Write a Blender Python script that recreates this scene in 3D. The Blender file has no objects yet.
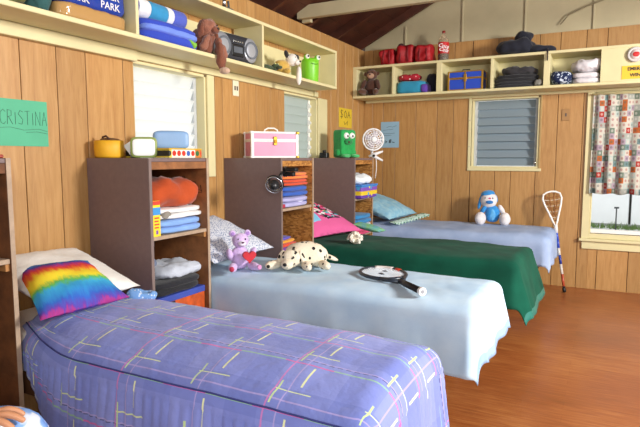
import bpy, bmesh, math, random
from mathutils import Vector, Matrix, Euler, noise

random.seed(7)
scene = bpy.context.scene
C = scene.collection

# ------------------------------------------------------------------ camera
cam_d = bpy.data.cameras.new('camera')
cam_d.sensor_fit = 'HORIZONTAL'; cam_d.sensor_width = 36.0
cam_d.lens = 36.0 * 545.0 / 640.0
cam_d.clip_start = 0.05; cam_d.clip_end = 200
cam = bpy.data.objects.new('camera', cam_d); C.objects.link(cam)
cam.location = (2.54, -5.97, 1.30)
cam.rotation_euler = (math.radians(90) - math.atan(55.5 / 545.0), 0, math.radians(27.6))
scene.camera = cam

# ------------------------------------------------------------------ world, lights, exposure
world = bpy.data.worlds.new('overcast_sky'); scene.world = world
world.use_nodes = True
world.node_tree.nodes['Background'].inputs[0].default_value = (0.97, 0.985, 1.0, 1)
world.node_tree.nodes['Background'].inputs[1].default_value = 1.15

def area(name, loc, target, size, power, col):
    l = bpy.data.lights.new(name, 'AREA'); l.shape = 'SQUARE'; l.size = size
    l.energy = power; l.color = col
    o = bpy.data.objects.new(name, l); C.objects.link(o)
    o.location = loc
    o.rotation_euler = (Vector(target) - Vector(loc)).to_track_quat('-Z', 'Y').to_euler()
    return o
area('photo_softbox', (5.4, -3.0, 2.3), (0.5, -2.6, 0.9), 0.7, 235, (1.0, 0.965, 0.92))
area('photo_umbrella', (4.3, -7.6, 2.3), (1.0, -2.8, 0.7), 1.2, 85, (1.0, 0.97, 0.94))

sun = bpy.data.lights.new('sun', 'SUN'); sun.energy = 1.2; sun.angle = 0.02; sun.color = (1.0, 0.97, 0.92)
so = bpy.data.objects.new('sun', sun); C.objects.link(so)
so.rotation_euler = Vector((0.12, 0.75, -0.85)).to_track_quat('-Z', 'Y').to_euler()

vs = scene.view_settings
vs.view_transform = 'Standard'; vs.look = 'None'; vs.gamma = 1.0
vs.use_curve_mapping = False
vs.exposure = 0.25

# ------------------------------------------------------------------ materials
def lin(h):
    if isinstance(h, str):
        h = [int(h[i:i + 2], 16) for i in (0, 2, 4)]
    r = []
    for c in h[:3]:
        c = c / 255.0
        r.append(c / 12.92 if c <= 0.04045 else ((c + 0.055) / 1.055) ** 2.4)
    return (r[0], r[1], r[2], 1.0)

class NT:
    def __init__(s, name):
        s.m = bpy.data.materials.new(name); s.m.use_nodes = True
        s.t = s.m.node_tree; s.b = s.t.nodes['Principled BSDF']
    def n(s, typ, **kw):
        x = s.t.nodes.new(typ)
        for k, v in kw.items():
            setattr(x, k, v)
        return x
    def set(s, sock, v):
        if hasattr(v, 'is_output'):
            s.t.links.new(v, sock)
        else:
            sock.default_value = v
    def math(s, op, a, b=0.0, c=None):
        x = s.n('ShaderNodeMath', operation=op)
        s.set(x.inputs[0], a); s.set(x.inputs[1], b)
        if c is not None: s.set(x.inputs[2], c)
        return x.outputs[0]
    def mix(s, f, a, b):
        x = s.n('ShaderNodeMix', data_type='RGBA')
        s.set(x.inputs[0], f); s.set(x.inputs[6], a); s.set(x.inputs[7], b)
        return x.outputs[2]
    def coord(s, kind='Object'):
        return s.n('ShaderNodeTexCoord').outputs[kind]
    def mapping(s, v, scale=(1, 1, 1), loc=(0, 0, 0)):
        x = s.n('ShaderNodeMapping'); s.set(x.inputs['Vector'], v)
        x.inputs['Scale'].default_value = scale; s.set(x.inputs['Location'], loc)
        return x.outputs[0]
    def noise(s, v, scale=5, detail=3, rough=0.5, dist=0.0):
        x = s.n('ShaderNodeTexNoise'); s.set(x.inputs['Vector'], v)
        x.inputs['Scale'].default_value = scale; x.inputs['Detail'].default_value = detail
        x.inputs['Roughness'].default_value = rough; x.inputs['Distortion'].default_value = dist
        return x.outputs[0]
    def ramp(s, f, stops, mode='LINEAR'):
        x = s.n('ShaderNodeValToRGB'); s.set(x.inputs[0], f)
        cr = x.color_ramp; cr.interpolation = mode
        while len(cr.elements) > 1: cr.elements.remove(cr.elements[-1])
        cr.elements[0].position = stops[0][0]; cr.elements[0].color = stops[0][1]
        for p, c in stops[1:]:
            e = cr.elements.new(p); e.color = c
        return x.outputs[0]
    def bump(s, h, strength=0.3, dist=0.01):
        x = s.n('ShaderNodeBump'); x.inputs['Strength'].default_value = strength
        x.inputs['Distance'].default_value = dist
        s.set(x.inputs['Height'], h); s.t.links.new(x.outputs[0], s.b.inputs['Normal'])
    def col(s, v): s.set(s.b.inputs['Base Color'], v)
    def rough(s, v): s.set(s.b.inputs['Roughness'], v)
    def sep(s, v):
        x = s.n('ShaderNodeSeparateXYZ'); s.set(x.inputs[0], v); return x.outputs

def sc(c, k): return (min(1, c[0] * k), min(1, c[1] * k), min(1, c[2] * k), 1)

_mc = {}
def M(hexcol, rough=0.7, var=0.12, scale=12, bump=0.0, metal=0.0, bscale=60, sheen=0.0, spec=None):
    key = (hexcol, rough, var, scale, bump, metal, bscale, sheen)
    if key in _mc: return _mc[key]
    k = NT('surface_' + hexcol)
    base = lin(hexcol); v = k.coord()
    if var > 0:
        f = k.noise(v, scale, 4, 0.6)
        k.col(k.mix(k.ramp(f, [(0.3, (0, 0, 0, 1)), (0.7, (1, 1, 1, 1))]), sc(base, 1 - var), sc(base, 1 + var)))
    else:
        k.col(base)
    k.rough(rough); k.b.inputs['Metallic'].default_value = metal
    if bump: k.bump(k.noise(v, bscale, 3), bump, 0.01)
    if sheen:
        k.b.inputs['Sheen Weight'].default_value = sheen
    _mc[key] = k.m
    return k.m

def fabric(h, var=0.1, sheen=0.15): return M(h, 0.9, var, 9, 0.25, 0, 55, sheen)
def fur(h): return M(h, 0.95, 0.15, 25, 0.6, 0, 90, 0.3)
def plastic(h, rough=0.35): return M(h, rough, 0.03, 6)

def mat_panel():
    k = NT('wood_grain_panelling'); v = k.coord()
    r = k.n('ShaderNodeObjectInfo').outputs['Random']
    off = k.n('ShaderNodeCombineXYZ'); k.set(off.inputs[0], k.math('MULTIPLY', r, 13.0)); k.set(off.inputs[2], k.math('MULTIPLY', r, 7.0))
    vm = k.mapping(v, (1, 1, 0.10), (0, 0, 0))
    ad = k.n('ShaderNodeVectorMath', operation='ADD'); k.set(ad.inputs[0], vm); k.set(ad.inputs[1], off.outputs[0])
    g1 = k.noise(ad.outputs[0], 42, 5, 0.65, 0.6)
    g2 = k.noise(ad.outputs[0], 9, 2, 0.5, 1.5)
    c = k.ramp(g1, [(0.25, lin('A07240')), (0.5, lin('B2864F')), (0.8, lin('C0955F'))])
    c = k.mix(k.math('MULTIPLY', k.math('GREATER_THAN', g2, 0.60), 0.16), c, lin('A87440'))
    hv = k.math('MULTIPLY_ADD', r, 0.22, 0.88)
    hs = k.n('ShaderNodeHueSaturation'); k.set(hs.inputs['Color'], c); k.set(hs.inputs['Value'], hv)
    k.col(hs.outputs[0]); k.rough(0.42); k.bump(g1, 0.12, 0.004)
    return k.m
PANEL = mat_panel()

def mat_floor():
    k = NT('worn_stained_floor_boards'); v = k.coord()
    br = k.n('ShaderNodeTexBrick'); k.set(br.inputs['Vector'], v)
    br.inputs['Scale'].default_value = 1.0
    br.inputs['Brick Width'].default_value = 2.4; br.inputs['Row Height'].default_value = 0.085
    br.inputs['Mortar Size'].default_value = 0.0012; br.offset = 0.37
    br.inputs['Color1'].default_value = (0.35, 0.35, 0.35, 1); br.inputs['Color2'].default_value = (0.65, 0.65, 0.65, 1)
    br.inputs['Mortar'].default_value = (0.1, 0.1, 0.1, 1)
    g = k.noise(k.mapping(v, (1.2, 16, 1)), 4, 5, 0.65, 0.3)
    b = k.noise(v, 1.6, 3, 0.5)
    f = k.math('ADD', k.math('MULTIPLY', g, 0.6), k.math('ADD', k.math('MULTIPLY', br.outputs[0], 0.16), k.math('MULTIPLY', b, 0.35)))
    c = k.ramp(f, [(0.33, lin('74401E')), (0.52, lin('945228')), (0.66, lin('AA6A38')), (0.85, lin('BA8254'))])
    sn = k.noise(k.mapping(v, (3, 60, 1)), 3, 2, 0.5)
    c = k.mix(k.math('MULTIPLY', k.math('GREATER_THAN', sn, 0.73), 0.35), c, lin('C8905E'))
    k.col(c)
    k.rough(k.math('MULTIPLY_ADD', b, 0.25, 0.22)); k.bump(g, 0.08, 0.004)
    return k.m

CREAM = M('D9CF9F', 0.5, 0.05, 4)
CREAM2 = M('B9AE8C', 0.6, 0.08, 3)
WHITE = M('EEEDE8', 0.5, 0.03, 5)
ROOF = M('4A2415', 0.6, 0.35, 6, 0.2)
LAM = M('75605E', 0.5, 0.08, 30)
PLY = M('B07A44', 0.7, 0.22, 22, 0.2)
EDGE = M('A89078', 0.6, 0.15, 20)
DARK = M('17120F', 0.8, 0.1, 8)
CHROME = M('C9CCD0', 0.22, 0.0, 5, 0, 1.0)
GOLD = M('C79A3C', 0.35, 0.05, 8, 0, 0.9)
BLACK = plastic('141416', 0.4)

def mat_osb():
    k = NT('strand_board'); v = k.coord()
    vo = k.n('ShaderNodeTexVoronoi'); k.set(vo.inputs['Vector'], k.mapping(v, (1, 1, 2.2))); vo.inputs['Scale'].default_value = 38
    k.col(k.ramp(vo.outputs['Color'], [(0.1, lin('7C4C1E')), (0.5, lin('A8702F')), (0.9, lin('C48C48'))])); k.rough(0.7)
    return k.m
OSB = mat_osb()

# ------------------------------------------------------------------ mesh helpers
def box(bm, x0, x1, y0, y1, z0, z1, bev=0.0, seg=1):
    r = bmesh.ops.create_cube(bm, size=1.0)
    vv = r['verts']
    for v in vv:
        v.co = Vector(((x0 + x1) / 2 + v.co.x * (x1 - x0), (y0 + y1) / 2 + v.co.y * (y1 - y0), (z0 + z1) / 2 + v.co.z * (z1 - z0)))
    if bev > 0:
        es = list({e for v in vv for e in v.link_edges})
        bmesh.ops.bevel(bm, geom=es, offset=bev, segments=seg, affect='EDGES', profile=0.5)
    return bm

def prism(bm, poly, axis, a, b):
    """extrude a 2d polygon along an axis; poly coords are the two other axes in order"""
    def p3(q, t):
        return {'X': (t, q[0], q[1]), 'Y': (q[0], t, q[1]), 'Z': (q[0], q[1], t)}[axis]
    v0 = [bm.verts.new(p3(q, a)) for q in poly]; v1 = [bm.verts.new(p3(q, b)) for q in poly]
    n = len(poly)
    bm.faces.new(v0); bm.faces.new(v1[::-1])
    for i in range(n):
        bm.faces.new((v0[i], v1[i], v1[(i + 1) % n], v0[(i + 1) % n]))
    bmesh.ops.recalc_face_normals(bm, faces=bm.faces[:])
    return bm

def tube(bm, pts, r, seg=8, closed=False, cap=True):
    pts = [Vector(p) for p in pts]; n = len(pts); rings = []
    rs = r if isinstance(r, (list, tuple)) else [r] * n
    up = None
    for i in range(n):
        a = pts[(i - 1) % n] if (closed or i > 0) else pts[i]
        b = pts[(i + 1) % n] if (closed or i < n - 1) else pts[i]
        t = (b - a).normalized()
        if up is None:
            up = t.orthogonal().normalized()
        up = (up - t * up.dot(t))
        up = up.normalized() if up.length > 1e-6 else t.orthogonal().normalized()
        s = t.cross(up)
        rings.append([bm.verts.new(pts[i] + (up * math.cos(2 * math.pi * k / seg) + s * math.sin(2 * math.pi * k / seg)) * rs[i]) for k in range(seg)])
    m = n if closed else n - 1
    for i in range(m):
        A, B = rings[i], rings[(i + 1) % n]
        for k in range(seg):
            bm.faces.new((A[k], A[(k + 1) % seg], B[(k + 1) % seg], B[k]))
    if not closed and cap:
        bm.faces.new(rings[0][::-1]); bm.faces.new(rings[-1])
    bmesh.ops.recalc_face_normals(bm, faces=bm.faces[:])
    return bm

def lathe(bm, prof, seg=24, c=(0, 0, 0)):
    c = Vector(c); rings = []
    for r, z in prof:
        if r < 1e-5:
            rings.append([bm.verts.new(c + Vector((0, 0, z)))])
        else:
            rings.append([bm.verts.new(c + Vector((r * math.cos(2 * math.pi * k / seg), r * math.sin(2 * math.pi * k / seg), z))) for k in range(seg)])
    for A, B in zip(rings, rings[1:]):
        for k in range(seg):
            q = (k + 1) % seg
            if len(A) == 1 and len(B) == 1: continue
            if len(A) == 1: bm.faces.new((A[0], B[q], B[k]))
            elif len(B) == 1: bm.faces.new((A[k], A[q], B[0]))
            else: bm.faces.new((A[k], A[q], B[q], B[k]))
    bmesh.ops.recalc_face_normals(bm, faces=bm.faces[:])
    return bm

_cube = {}
def soft(bm, c, size, p=2.0, n=7, amp=0.0, freq=6.0, seed=0, rot=None):
    """superellipsoid (p=2 ellipsoid, p=5 soft box) with optional lumps"""
    c = Vector(c); R = Euler(rot).to_matrix() if rot else Matrix.Identity(3)
    if n not in _cube:
        tb = bmesh.new(); bmesh.ops.create_cube(tb, size=2.0)
        bmesh.ops.subdivide_edges(tb, edges=tb.edges[:], cuts=n, use_grid_fill=True)
        tb.verts.index_update()
        _cube[n] = ([v.co.copy() for v in tb.verts], [[v.index for v in f.verts] for f in tb.faces]); tb.free()
    cv, cf = _cube[n]; nv = []
    for co in cv:
        d = Vector([math.tan(x * 0.7854) for x in co])
        s = (abs(d.x) ** p + abs(d.y) ** p + abs(d.z) ** p) ** (1.0 / p)
        d = d / s
        q = Vector((d.x * size[0] / 2, d.y * size[1] / 2, d.z * size[2] / 2))
        if amp:
            w = Vector((q.x * freq + seed * 3.1, q.y * freq + seed * 1.7, q.z * freq - seed * 2.3))
            q += d.normalized() * noise.noise(w) * amp
        nv.append(bm.verts.new(c + R @ q))
    for f in cf: bm.faces.new([nv[i] for i in f])
    return bm

def obj(name, bm, mat, parent=None, smooth=False, sub=0):
    me = bpy.data.meshes.new(name)
    bm.to_mesh(me); bm.free()
    if smooth:
        for p in me.polygons: p.use_smooth = True
    me.materials.append(mat)
    o = bpy.data.objects.new(name, me); C.objects.link(o)
    if parent is not None: o.parent = parent
    if sub:
        md = o.modifiers.new('smooth', 'SUBSURF'); md.levels = sub; md.render_levels = sub
    return o

def B(): return bmesh.new()

def thing(name, label, cat, loc=(0, 0, 0), rot=(0, 0, 0), group=None):
    o = bpy.data.objects.new(name, None); C.objects.link(o)
    o.empty_display_size = 0.05
    o.location = loc; o.rotation_euler = rot
    o['label'] = label; o['category'] = cat
    if group: o['group'] = group
    return o

def tag(o, label, cat, group=None):
    o['label'] = label; o['category'] = cat
    if group: o['group'] = group
    return o

def struct(o, label=None):
    o['kind'] = 'structure'
    if label: o['label'] = label
    return o

def grid_mesh(name, nu, nv, fn, mat, parent=None, uvfn=None, thick=0.0, smooth=True, closed_u=False):
    """grid surface from fn(u,v), u,v in 0..1, with uv"""
    vs, fs, uvs = [], [], []
    for j in range(nv + 1):
        for i in range(nu + 1):
            vs.append(fn(i / nu, j / nv)); uvs.append(uvfn(i / nu, j / nv) if uvfn else (i / nu, j / nv))
    w = nu + 1
    for j in range(nv):
        for i in range(nu):
            fs.append((j * w + i, j * w + i + 1, (j + 1) * w + i + 1, (j + 1) * w + i))
    me = bpy.data.meshes.new(name); me.from_pydata([tuple(v) for v in vs], [], fs)
    uvl = me.uv_layers.new(name='cloth')
    for l in me.loops: uvl.data[l.index].uv = uvs[l.vertex_index]
    for p in me.polygons: p.use_smooth = smooth
    me.materials.append(mat)
    o = bpy.data.objects.new(name, me); C.objects.link(o)
    if parent is not None: o.parent = parent
    if thick:
        md = o.modifiers.new('thickness', 'SOLIDIFY'); md.thickness = thick; md.offset = -1
    return o

def text(name, s, size, mat, parent, loc, rot, align='CENTER', shear=0.0, bold=0.0, extrude=0.0004):
    cu = bpy.data.curves.new(name, 'FONT'); cu.body = s; cu.size = size; cu.align_x = align; cu.align_y = 'CENTER'
    cu.shear = shear; cu.offset = bold; cu.extrude = extrude; cu.resolution_u = 2
    tmp = bpy.data.objects.new('text_source', cu); C.objects.link(tmp)
    bpy.context.view_layer.update()
    me = bpy.data.meshes.new_from_object(tmp.evaluated_get(bpy.context.evaluated_depsgraph_get()))
    bpy.data.objects.remove(tmp)
    me.materials.clear(); me.materials.append(mat)
    o = bpy.data.objects.new(name, me); C.objects.link(o)
    o.parent = parent; o.location = loc; o.rotation_euler = rot
    return o

HALF = math.pi / 2
RX = (HALF, 0, HALF)      # reads when looking along -X (on the left wall)
RY = (HALF, 0, 0)         # reads when looking along +Y (on the back wall)

# ------------------------------------------------------------------ the room shell
struct(obj('floor', box(B(), -0.1, 6.6, -9.0, 0.1, -0.12, 0.0), mat_floor()), 'reddish brown worn wooden floor')

WALLTOP = 2.53
def cut_spans(z0, z1, a, b, holes):
    """vertical spans of a board [a,b] left over by the openings"""
    sp = [(z0, z1)]
    for h0, h1, hz0, hz1 in holes:
        if b > h0 + 1e-4 and a < h1 - 1e-4:
            new = []
            for s0, s1 in sp:
                if hz0 > s0: new.append((s0, min(s1, hz0)))
                if hz1 < s1: new.append((max(s0, hz1), s1))
            sp = [q for q in new if q[1] - q[0] > 0.01]
    return sp

def panel_wall(name, axis, grooves, holes, lab):
    # backing wall with the openings left free
    bm = B()
    edges = sorted(set([grooves[0], grooves[-1]] + [h for q in holes for h in q[:2]]))
    for a, b in zip(edges, edges[1:]):
        for z0, z1 in cut_spans(-0.02, WALLTOP, a, b, holes):
            if axis == 'Y': box(bm, -0.115, -0.014, a, b, z0, z1)
            else: box(bm, a, b, 0.014, 0.115, z0, z1)
    w = struct(obj(name, bm, DARK), lab)
    g = 0.0022
    gs = sorted(set(grooves + [h for q in holes for h in q[:2]]))
    for a, b in zip(gs, gs[1:]):
        if b - a < 0.012: continue
        ga = g if a in grooves else 0.0; gb = g if b in grooves else 0.0
        for z0, z1 in cut_spans(0.0, WALLTOP, a, b, holes):
            bm = B()
            if axis == 'Y': box(bm, -0.0135, 0.0, a + ga, b - gb, z0, z1, 0.0018)
            else: box(bm, a + ga, b - gb, 0.0, 0.0135, z0, z1, 0.0018)
            obj('panel_board', bm, PANEL, w)
    return w

def seq(a, b, start):
    pat = [0.203, 0.102, 0.165, 0.24, 0.15, 0.12, 0.19]
    r = []; x = a; i = start
    while x < b - 0.1:
        r.append(round(x, 4)); x += pat[i % 7]; i += 1
    return r
gl = seq(-6.6, -4.5, 0) + [-4.48, -4.25, -4.05, -3.87, -3.61] + [-3.45, -3.28, -3.02, -2.88] + [-2.76, -2.67, -2.46, -2.34, -2.23, -2.02, -1.88, -1.70, -1.5, -1.28, -1.1, -0.87, -0.7, -0.52, -0.32, -0.17, 0.0]
gl = sorted(set(gl))
gb = [0.0, 0.11, 0.24, 0.39, 0.63, 0.87, 1.05, 1.24, 1.50, 1.66, 1.90, 2.09, 2.32, 2.50, 2.77, 2.98, 3.14, 3.3, 3.52, 3.7, 3.9, 4.1, 4.25, 4.45, 4.7, 4.9, 5.1, 5.3, 5.5, 5.7, 5.9, 6.1, 6.3, 6.5]
W1 = (-3.53, -2.86, 1.20, 1.885)
W2 = (-1.79, -1.17, 1.20, 1.885)
W3 = (1.245, 1.925, 1.195, 1.925)
W4 = (2.42, 3.36, 0.56, 1.93)
wl = panel_wall('wall_left', 'Y', gl, [W1, W2], 'wood grain panelled wall behind the bed heads')
wb = panel_wall('wall_back', 'X', gb, [W3, W4], 'wood grain panelled wall with the curtained window')

obj('corner_post', box(B(), -0.115, -0.0005, 0.0005, 0.115, -0.02, WALLTOP), PANEL, wb)
# painted gable boards above the panelling
def roofz(x): return 2.53 + 0.5 * (x if x < 3.25 else 6.5 - x)
gx = [0.0, 0.49, 1.12, 1.75, 2.37, 3.0, 3.6, 4.2, 4.8, 5.4, 6.5]
for a, b in zip(gx, gx[1:]):
    pl = [(a, WALLTOP), (b, WALLTOP), (b, roofz(b) + 0.088)]
    if a < 3.25 < b: pl.append((3.25, roofz(3.25) + 0.088))
    pl.append((a, roofz(a) + 0.088))
    obj('gable_board', prism(B(), pl, 'Y', 0.02, 0.08), CREAM2, wb)
for x in gx[1:-1]:
    obj('gable_stud', box(B(), x - 0.008, x + 0.008, 0.004, 0.02, WALLTOP, roofz(x) - 0.02, 0.002), CREAM2, wb)
# thin cable tacked along the gable boards
obj('gable_cable', tube(B(), [(2.08, -0.012, 2.60), (2.15, -0.016, 2.68), (2.3, -0.02, 2.74), (2.5, -0.02, 2.80), (2.7, -0.02, 2.83), (2.95, -0.02, 2.80), (3.3, -0.02, 2.9)], 0.006, 6), M('8E8466', 0.6), wb, True)

# sloping roof: stained boards on rafters
ceil = bpy.data.objects.new('ceiling', None); C.objects.link(ceil); struct(ceil, 'dark stained board roof on rafters')
sl = math.hypot(1, 0.5)
def slope_box(x0, x1, y0, y1, t0, t1, side=0):
    """slab following the roof slope between x0..x1, t0..t1 above the slope line"""
    m = (lambda x: x) if side == 0 else (lambda x: 6.5 - x)
    pl = [(m(x0), 2.53 + 0.5 * x0 + t0), (m(x1), 2.53 + 0.5 * x1 + t0), (m(x1), 2.53 + 0.5 * x1 + t1), (m(x0), 2.53 + 0.5 * x0 + t1)]
    return prism(B(), pl, 'Y', y0, y1)
for side in (0, 1):
    n = 24
    for i in range(n):
        a = -0.55 + (3.25 + 0.55) * i / n; b = -0.55 + (3.25 + 0.55) * (i + 1) / n - 0.006
        obj('roof_board', slope_box(a, b, -9.0, 0.7, 0.09, 0.112, side), ROOF, ceil)
    obj('roof_cover', slope_box(-0.55, 3.25, -9.0, 0.7, 0.114, 0.15, side), DARK, ceil)
    for k in range(14):
        y = -0.08 - 0.62 * k
        obj('rafter', slope_box(-0.5, 3.25, y - 0.045, y, 0.0, 0.089, side), ROOF, ceil)
struct(obj('trim_1', box(B(), -0.02, 6.5, -1.53, -1.47, 2.56, 2.675, 0.004), CREAM2), 'painted tie beam crossing under the roof')
obj('beam_end_block', box(B(), 0.0, 0.09, -1.47, -1.43, 2.535, 2.66, 0.003), CREAM2, bpy.data.objects['trim_1'])

# ------------------------------------------------------------------ jalousie windows
def mat_frost(name, col, tr):
    k = NT(name); k.col(lin(col)); k.rough(0.35)
    t = k.n('ShaderNodeBsdfTranslucent'); t.inputs[0].default_value = lin(col)
    mx = k.n('ShaderNodeMixShader'); mx.inputs[0].default_value = tr
    out = k.t.nodes['Material Output']
    k.t.links.new(k.b.outputs[0], mx.inputs[1]); k.t.links.new(t.outputs[0], mx.inputs[2])
    k.t.links.new(mx.outputs[0], out.inputs[0])
    return k.m
FROST = mat_frost('frosted_louvre_glass', 'F6F7F5', 0.85)
FROST3 = mat_frost('dull_louvre_glass', 'D0D8D3', 0.65)
FROST2 = mat_frost('grey_louvre_glass', '93A3AD', 0.25)

def jalousie(name, lab, axis, h, n, tilt, glass, clips):
    a0, a1, z0, z1 = h
    root = bpy.data.objects.new(name, None); C.objects.link(root); struct(root, lab)
    def bx(a, b, d0, d1, za, zb, bev=0.002):
        """d measured inward from the wall face (negative = outside)"""
        if axis == 'Y': return box(B(), d0, d1, a, b, za, zb, bev)
        return box(B(), a, b, -d1, -d0, za, zb, bev)
    # lining of the opening
    obj('jamb', bx(a0, a0 + 0.018, -0.115, -0.016, z0, z1), CREAM, root)
    obj('jamb', bx(a1 - 0.018, a1, -0.115, -0.0, z0, z1), CREAM, root)
    obj('window_head', bx(a0, a1, -0.115, -0.0, z1 - 0.018, z1), CREAM, root)
    obj('window_sill', bx(a0, a1, -0.115, 0.004, z0, z0 + 0.018), CREAM, root)
    # metal channels
    for q in (a0 + 0.019, a1 - 0.049):
        obj('channel', bx(q, q + 0.03, -0.105, -0.07, z0 + 0.019, z1 - 0.019), WHITE if clips else M('B9BEC0', 0.4), root)
    hgt = (z1 - z0 - 0.05) / n
    for i in range(n):
        zc = z0 + 0.025 + hgt * (i + 0.5)
        w = a1 - a0 - 0.1
        bm = box(B(), -w / 2, w / 2, -0.003, 0.003, -hgt * 0.55, hgt * 0.55, 0.001)
        o = obj('louvre', bm, glass, root)
        o.location = (-0.086, (a0 + a1) / 2, zc) if axis == 'Y' else ((a0 + a1) / 2, 0.086, zc)
        o.rotation_euler = (tilt, 0, HALF if axis == 'Y' else 0)
        if clips:
            q = a1 - 0.062
            bm = B(); prism(bm, [(-0.075, zc - 0.045), (-0.04, zc - 0.03), (-0.04, zc - 0.012), (-0.075, zc + 0.02)], 'Y', q, q + 0.014)
            obj('louvre_clip', bm, WHITE, root)
    return root
w1 = jalousie('window_1', 'bright louvred window behind the first dresser', 'Y', W1, 8, math.radians(25), FROST, False)
w2 = jalousie('window_2', 'louvred window behind the pink case', 'Y', W2, 8, math.radians(12), FROST3, True)
w3 = jalousie('window_3', 'grey louvred window in the back wall', 'X', W3, 8, math.radians(-24), FROST2, False)
# face trim
obj('trim_board', box(B(), 0.0, 0.018, -2.86, -2.785, 1.165, 1.885, 0.003), CREAM, w1)
obj('trim_board', box(B(), 0.0, 0.018, -1.172, -0.985, 1.165, 1.885, 0.003), CREAM, w2)
obj('trim_board', box(B(), 1.215, 1.245, -0.014, 0.0, 1.165, 1.93, 0.003), CREAM, w3)
obj('trim_board', box(B(), 1.215, 1.955, -0.018, 0.0, 1.165, 1.195, 0.003), CREAM, w3)
obj('trim_board', box(B(), 1.925, 1.945, -0.010, 0.0, 1.195, 1.93, 0.003), M('A98E5C'), w3)
obj('crank_handle', tube(B(), [(1.895, 0.03, 1.27), (1.895, 0.01, 1.27), (1.895, 0.0, 1.24)], 0.006, 6), CHROME, w3, True)
obj('latch_screw', tube(B(), [(1.23, -0.016, 1.42), (1.23, -0.012, 1.42)], 0.006, 8), CHROME, w3)
obj('latch_screw', tube(B(), [(1.23, -0.016, 1.70), (1.23, -0.012, 1.70)], 0.006, 8), CHROME, w3)

# big window with the curtain
w4 = bpy.data.objects.new('window_4', None); C.objects.link(w4); struct(w4, 'large clear window with cream frame and curtain')
for n_, b_ in (('frame_stile', (2.352, 2.42, -0.022, 0.0, 0.50, 1.935)), ('frame_stile', (3.36, 3.45, -0.022, 0.0, 0.50, 1.935)),
               ('window_sill', (2.335, 3.47, -0.05, 0.0, 0.485, 0.512)), ('apron', (2.36, 3.44, -0.02, 0.0, 0.405, 0.484)),
               ('frame_rail', (2.42, 3.36, -0.02, 0.0, 0.513, 0.56)), ('jamb', (2.42, 2.432, 0.0, 0.11, 0.56, 1.93)), ('jamb', (3.348, 3.36, 0.0, 0.11, 0.56, 1.93)),
               ('sash_rail', (2.432, 3.348, 0.02, 0.07, 0.562, 0.60)), ('window_head', (2.42, 3.36, 0.0, 0.11, 1.915, 1.93))):
    obj(n_, box(B(), *b_, 0.003), CREAM if n_ != 'sash_rail' else WHITE, w4)
def mat_glass():
    k = NT('clear_window_glass'); k.col((0.97, 0.99, 1, 1)); k.rough(0.0)
    k.b.inputs['Transmission Weight'].default_value = 1.0; k.b.inputs['IOR'].default_value = 1.02
    return k.m
obj('pane', box(B(), 2.432, 3.348, 0.044, 0.048, 0.60, 1.915), mat_glass(), w4)

# ------------------------------------------------------------------ outside the big window
struct(obj('ground_outside', box(B(), -6, 14, 0.12, 14, -0.16, -0.03), M('B9BBB6', 0.9, 0.12, 2)), 'pale paved yard outside')
shed = thing('shed', 'white board shed in the yard outside the window', 'shed', (2.8, 6.0, -0.03))
xs = [-3.4, -2.2, -1.1, 0.17, 0.205, 1.6, 2.9]
for a, b in zip(xs, xs[1:]):
    obj('wall_panel', box(B(), a + 0.006, b - 0.006, 0, 0.05, 0.06, 2.7), DARK if abs(a - 0.17) < 1e-3 else M('ECEEF0', 0.7, 0.04, 2), shed)
obj('base_board', box(B(), -3.4, 2.9, -0.01, 0.05, 0, 0.06), M('8C8F8C'), shed)
obj('shed_back', box(B(), -3.4, 2.9, 0.06, 2.4, 0, 2.7), M('D8DADC'), shed)
obj('shed_roof', prism(B(), [(-3.6, 2.7), (3.1, 2.7), (-0.25, 3.6)], 'Y', -0.2, 2.6), M('7A7C7E'), shed)
bm = B()
rg = random.Random(3)
for i in range(900):
    x = rg.uniform(-0.6, 5.6); y = rg.uniform(5.55, 5.95); h = rg.uniform(0.04, 0.13); w = 0.012; t = rg.uniform(-0.03, 0.03)
    a = bm.verts.new((x - w, y, -0.03)); b = bm.verts.new((x + w, y, -0.03)); c = bm.verts.new((x + t, y + t, -0.03 + h)); bm.faces.new((a, b, c))
g = obj('grass_strip', bm, M('5C7440', 0.9, 0.3, 12)); g['kind'] = 'stuff'; tag(g, 'grass strip along the foot of the white shed', 'grass')
tp = thing('yard_tap', 'thin dark standpipe standing before the white shed', 'standpipe', (2.75, 5.4, -0.03))
obj('pipe', tube(B(), [(0, 0, 0), (0, 0, 0.42)], 0.012, 8), M('4A4C4E'), tp, True)
obj('spout', tube(B(), [(-0.04, 0, 0.42), (0.04, 0, 0.42)], 0.016, 8), M('4A4C4E'), tp, True)

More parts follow.
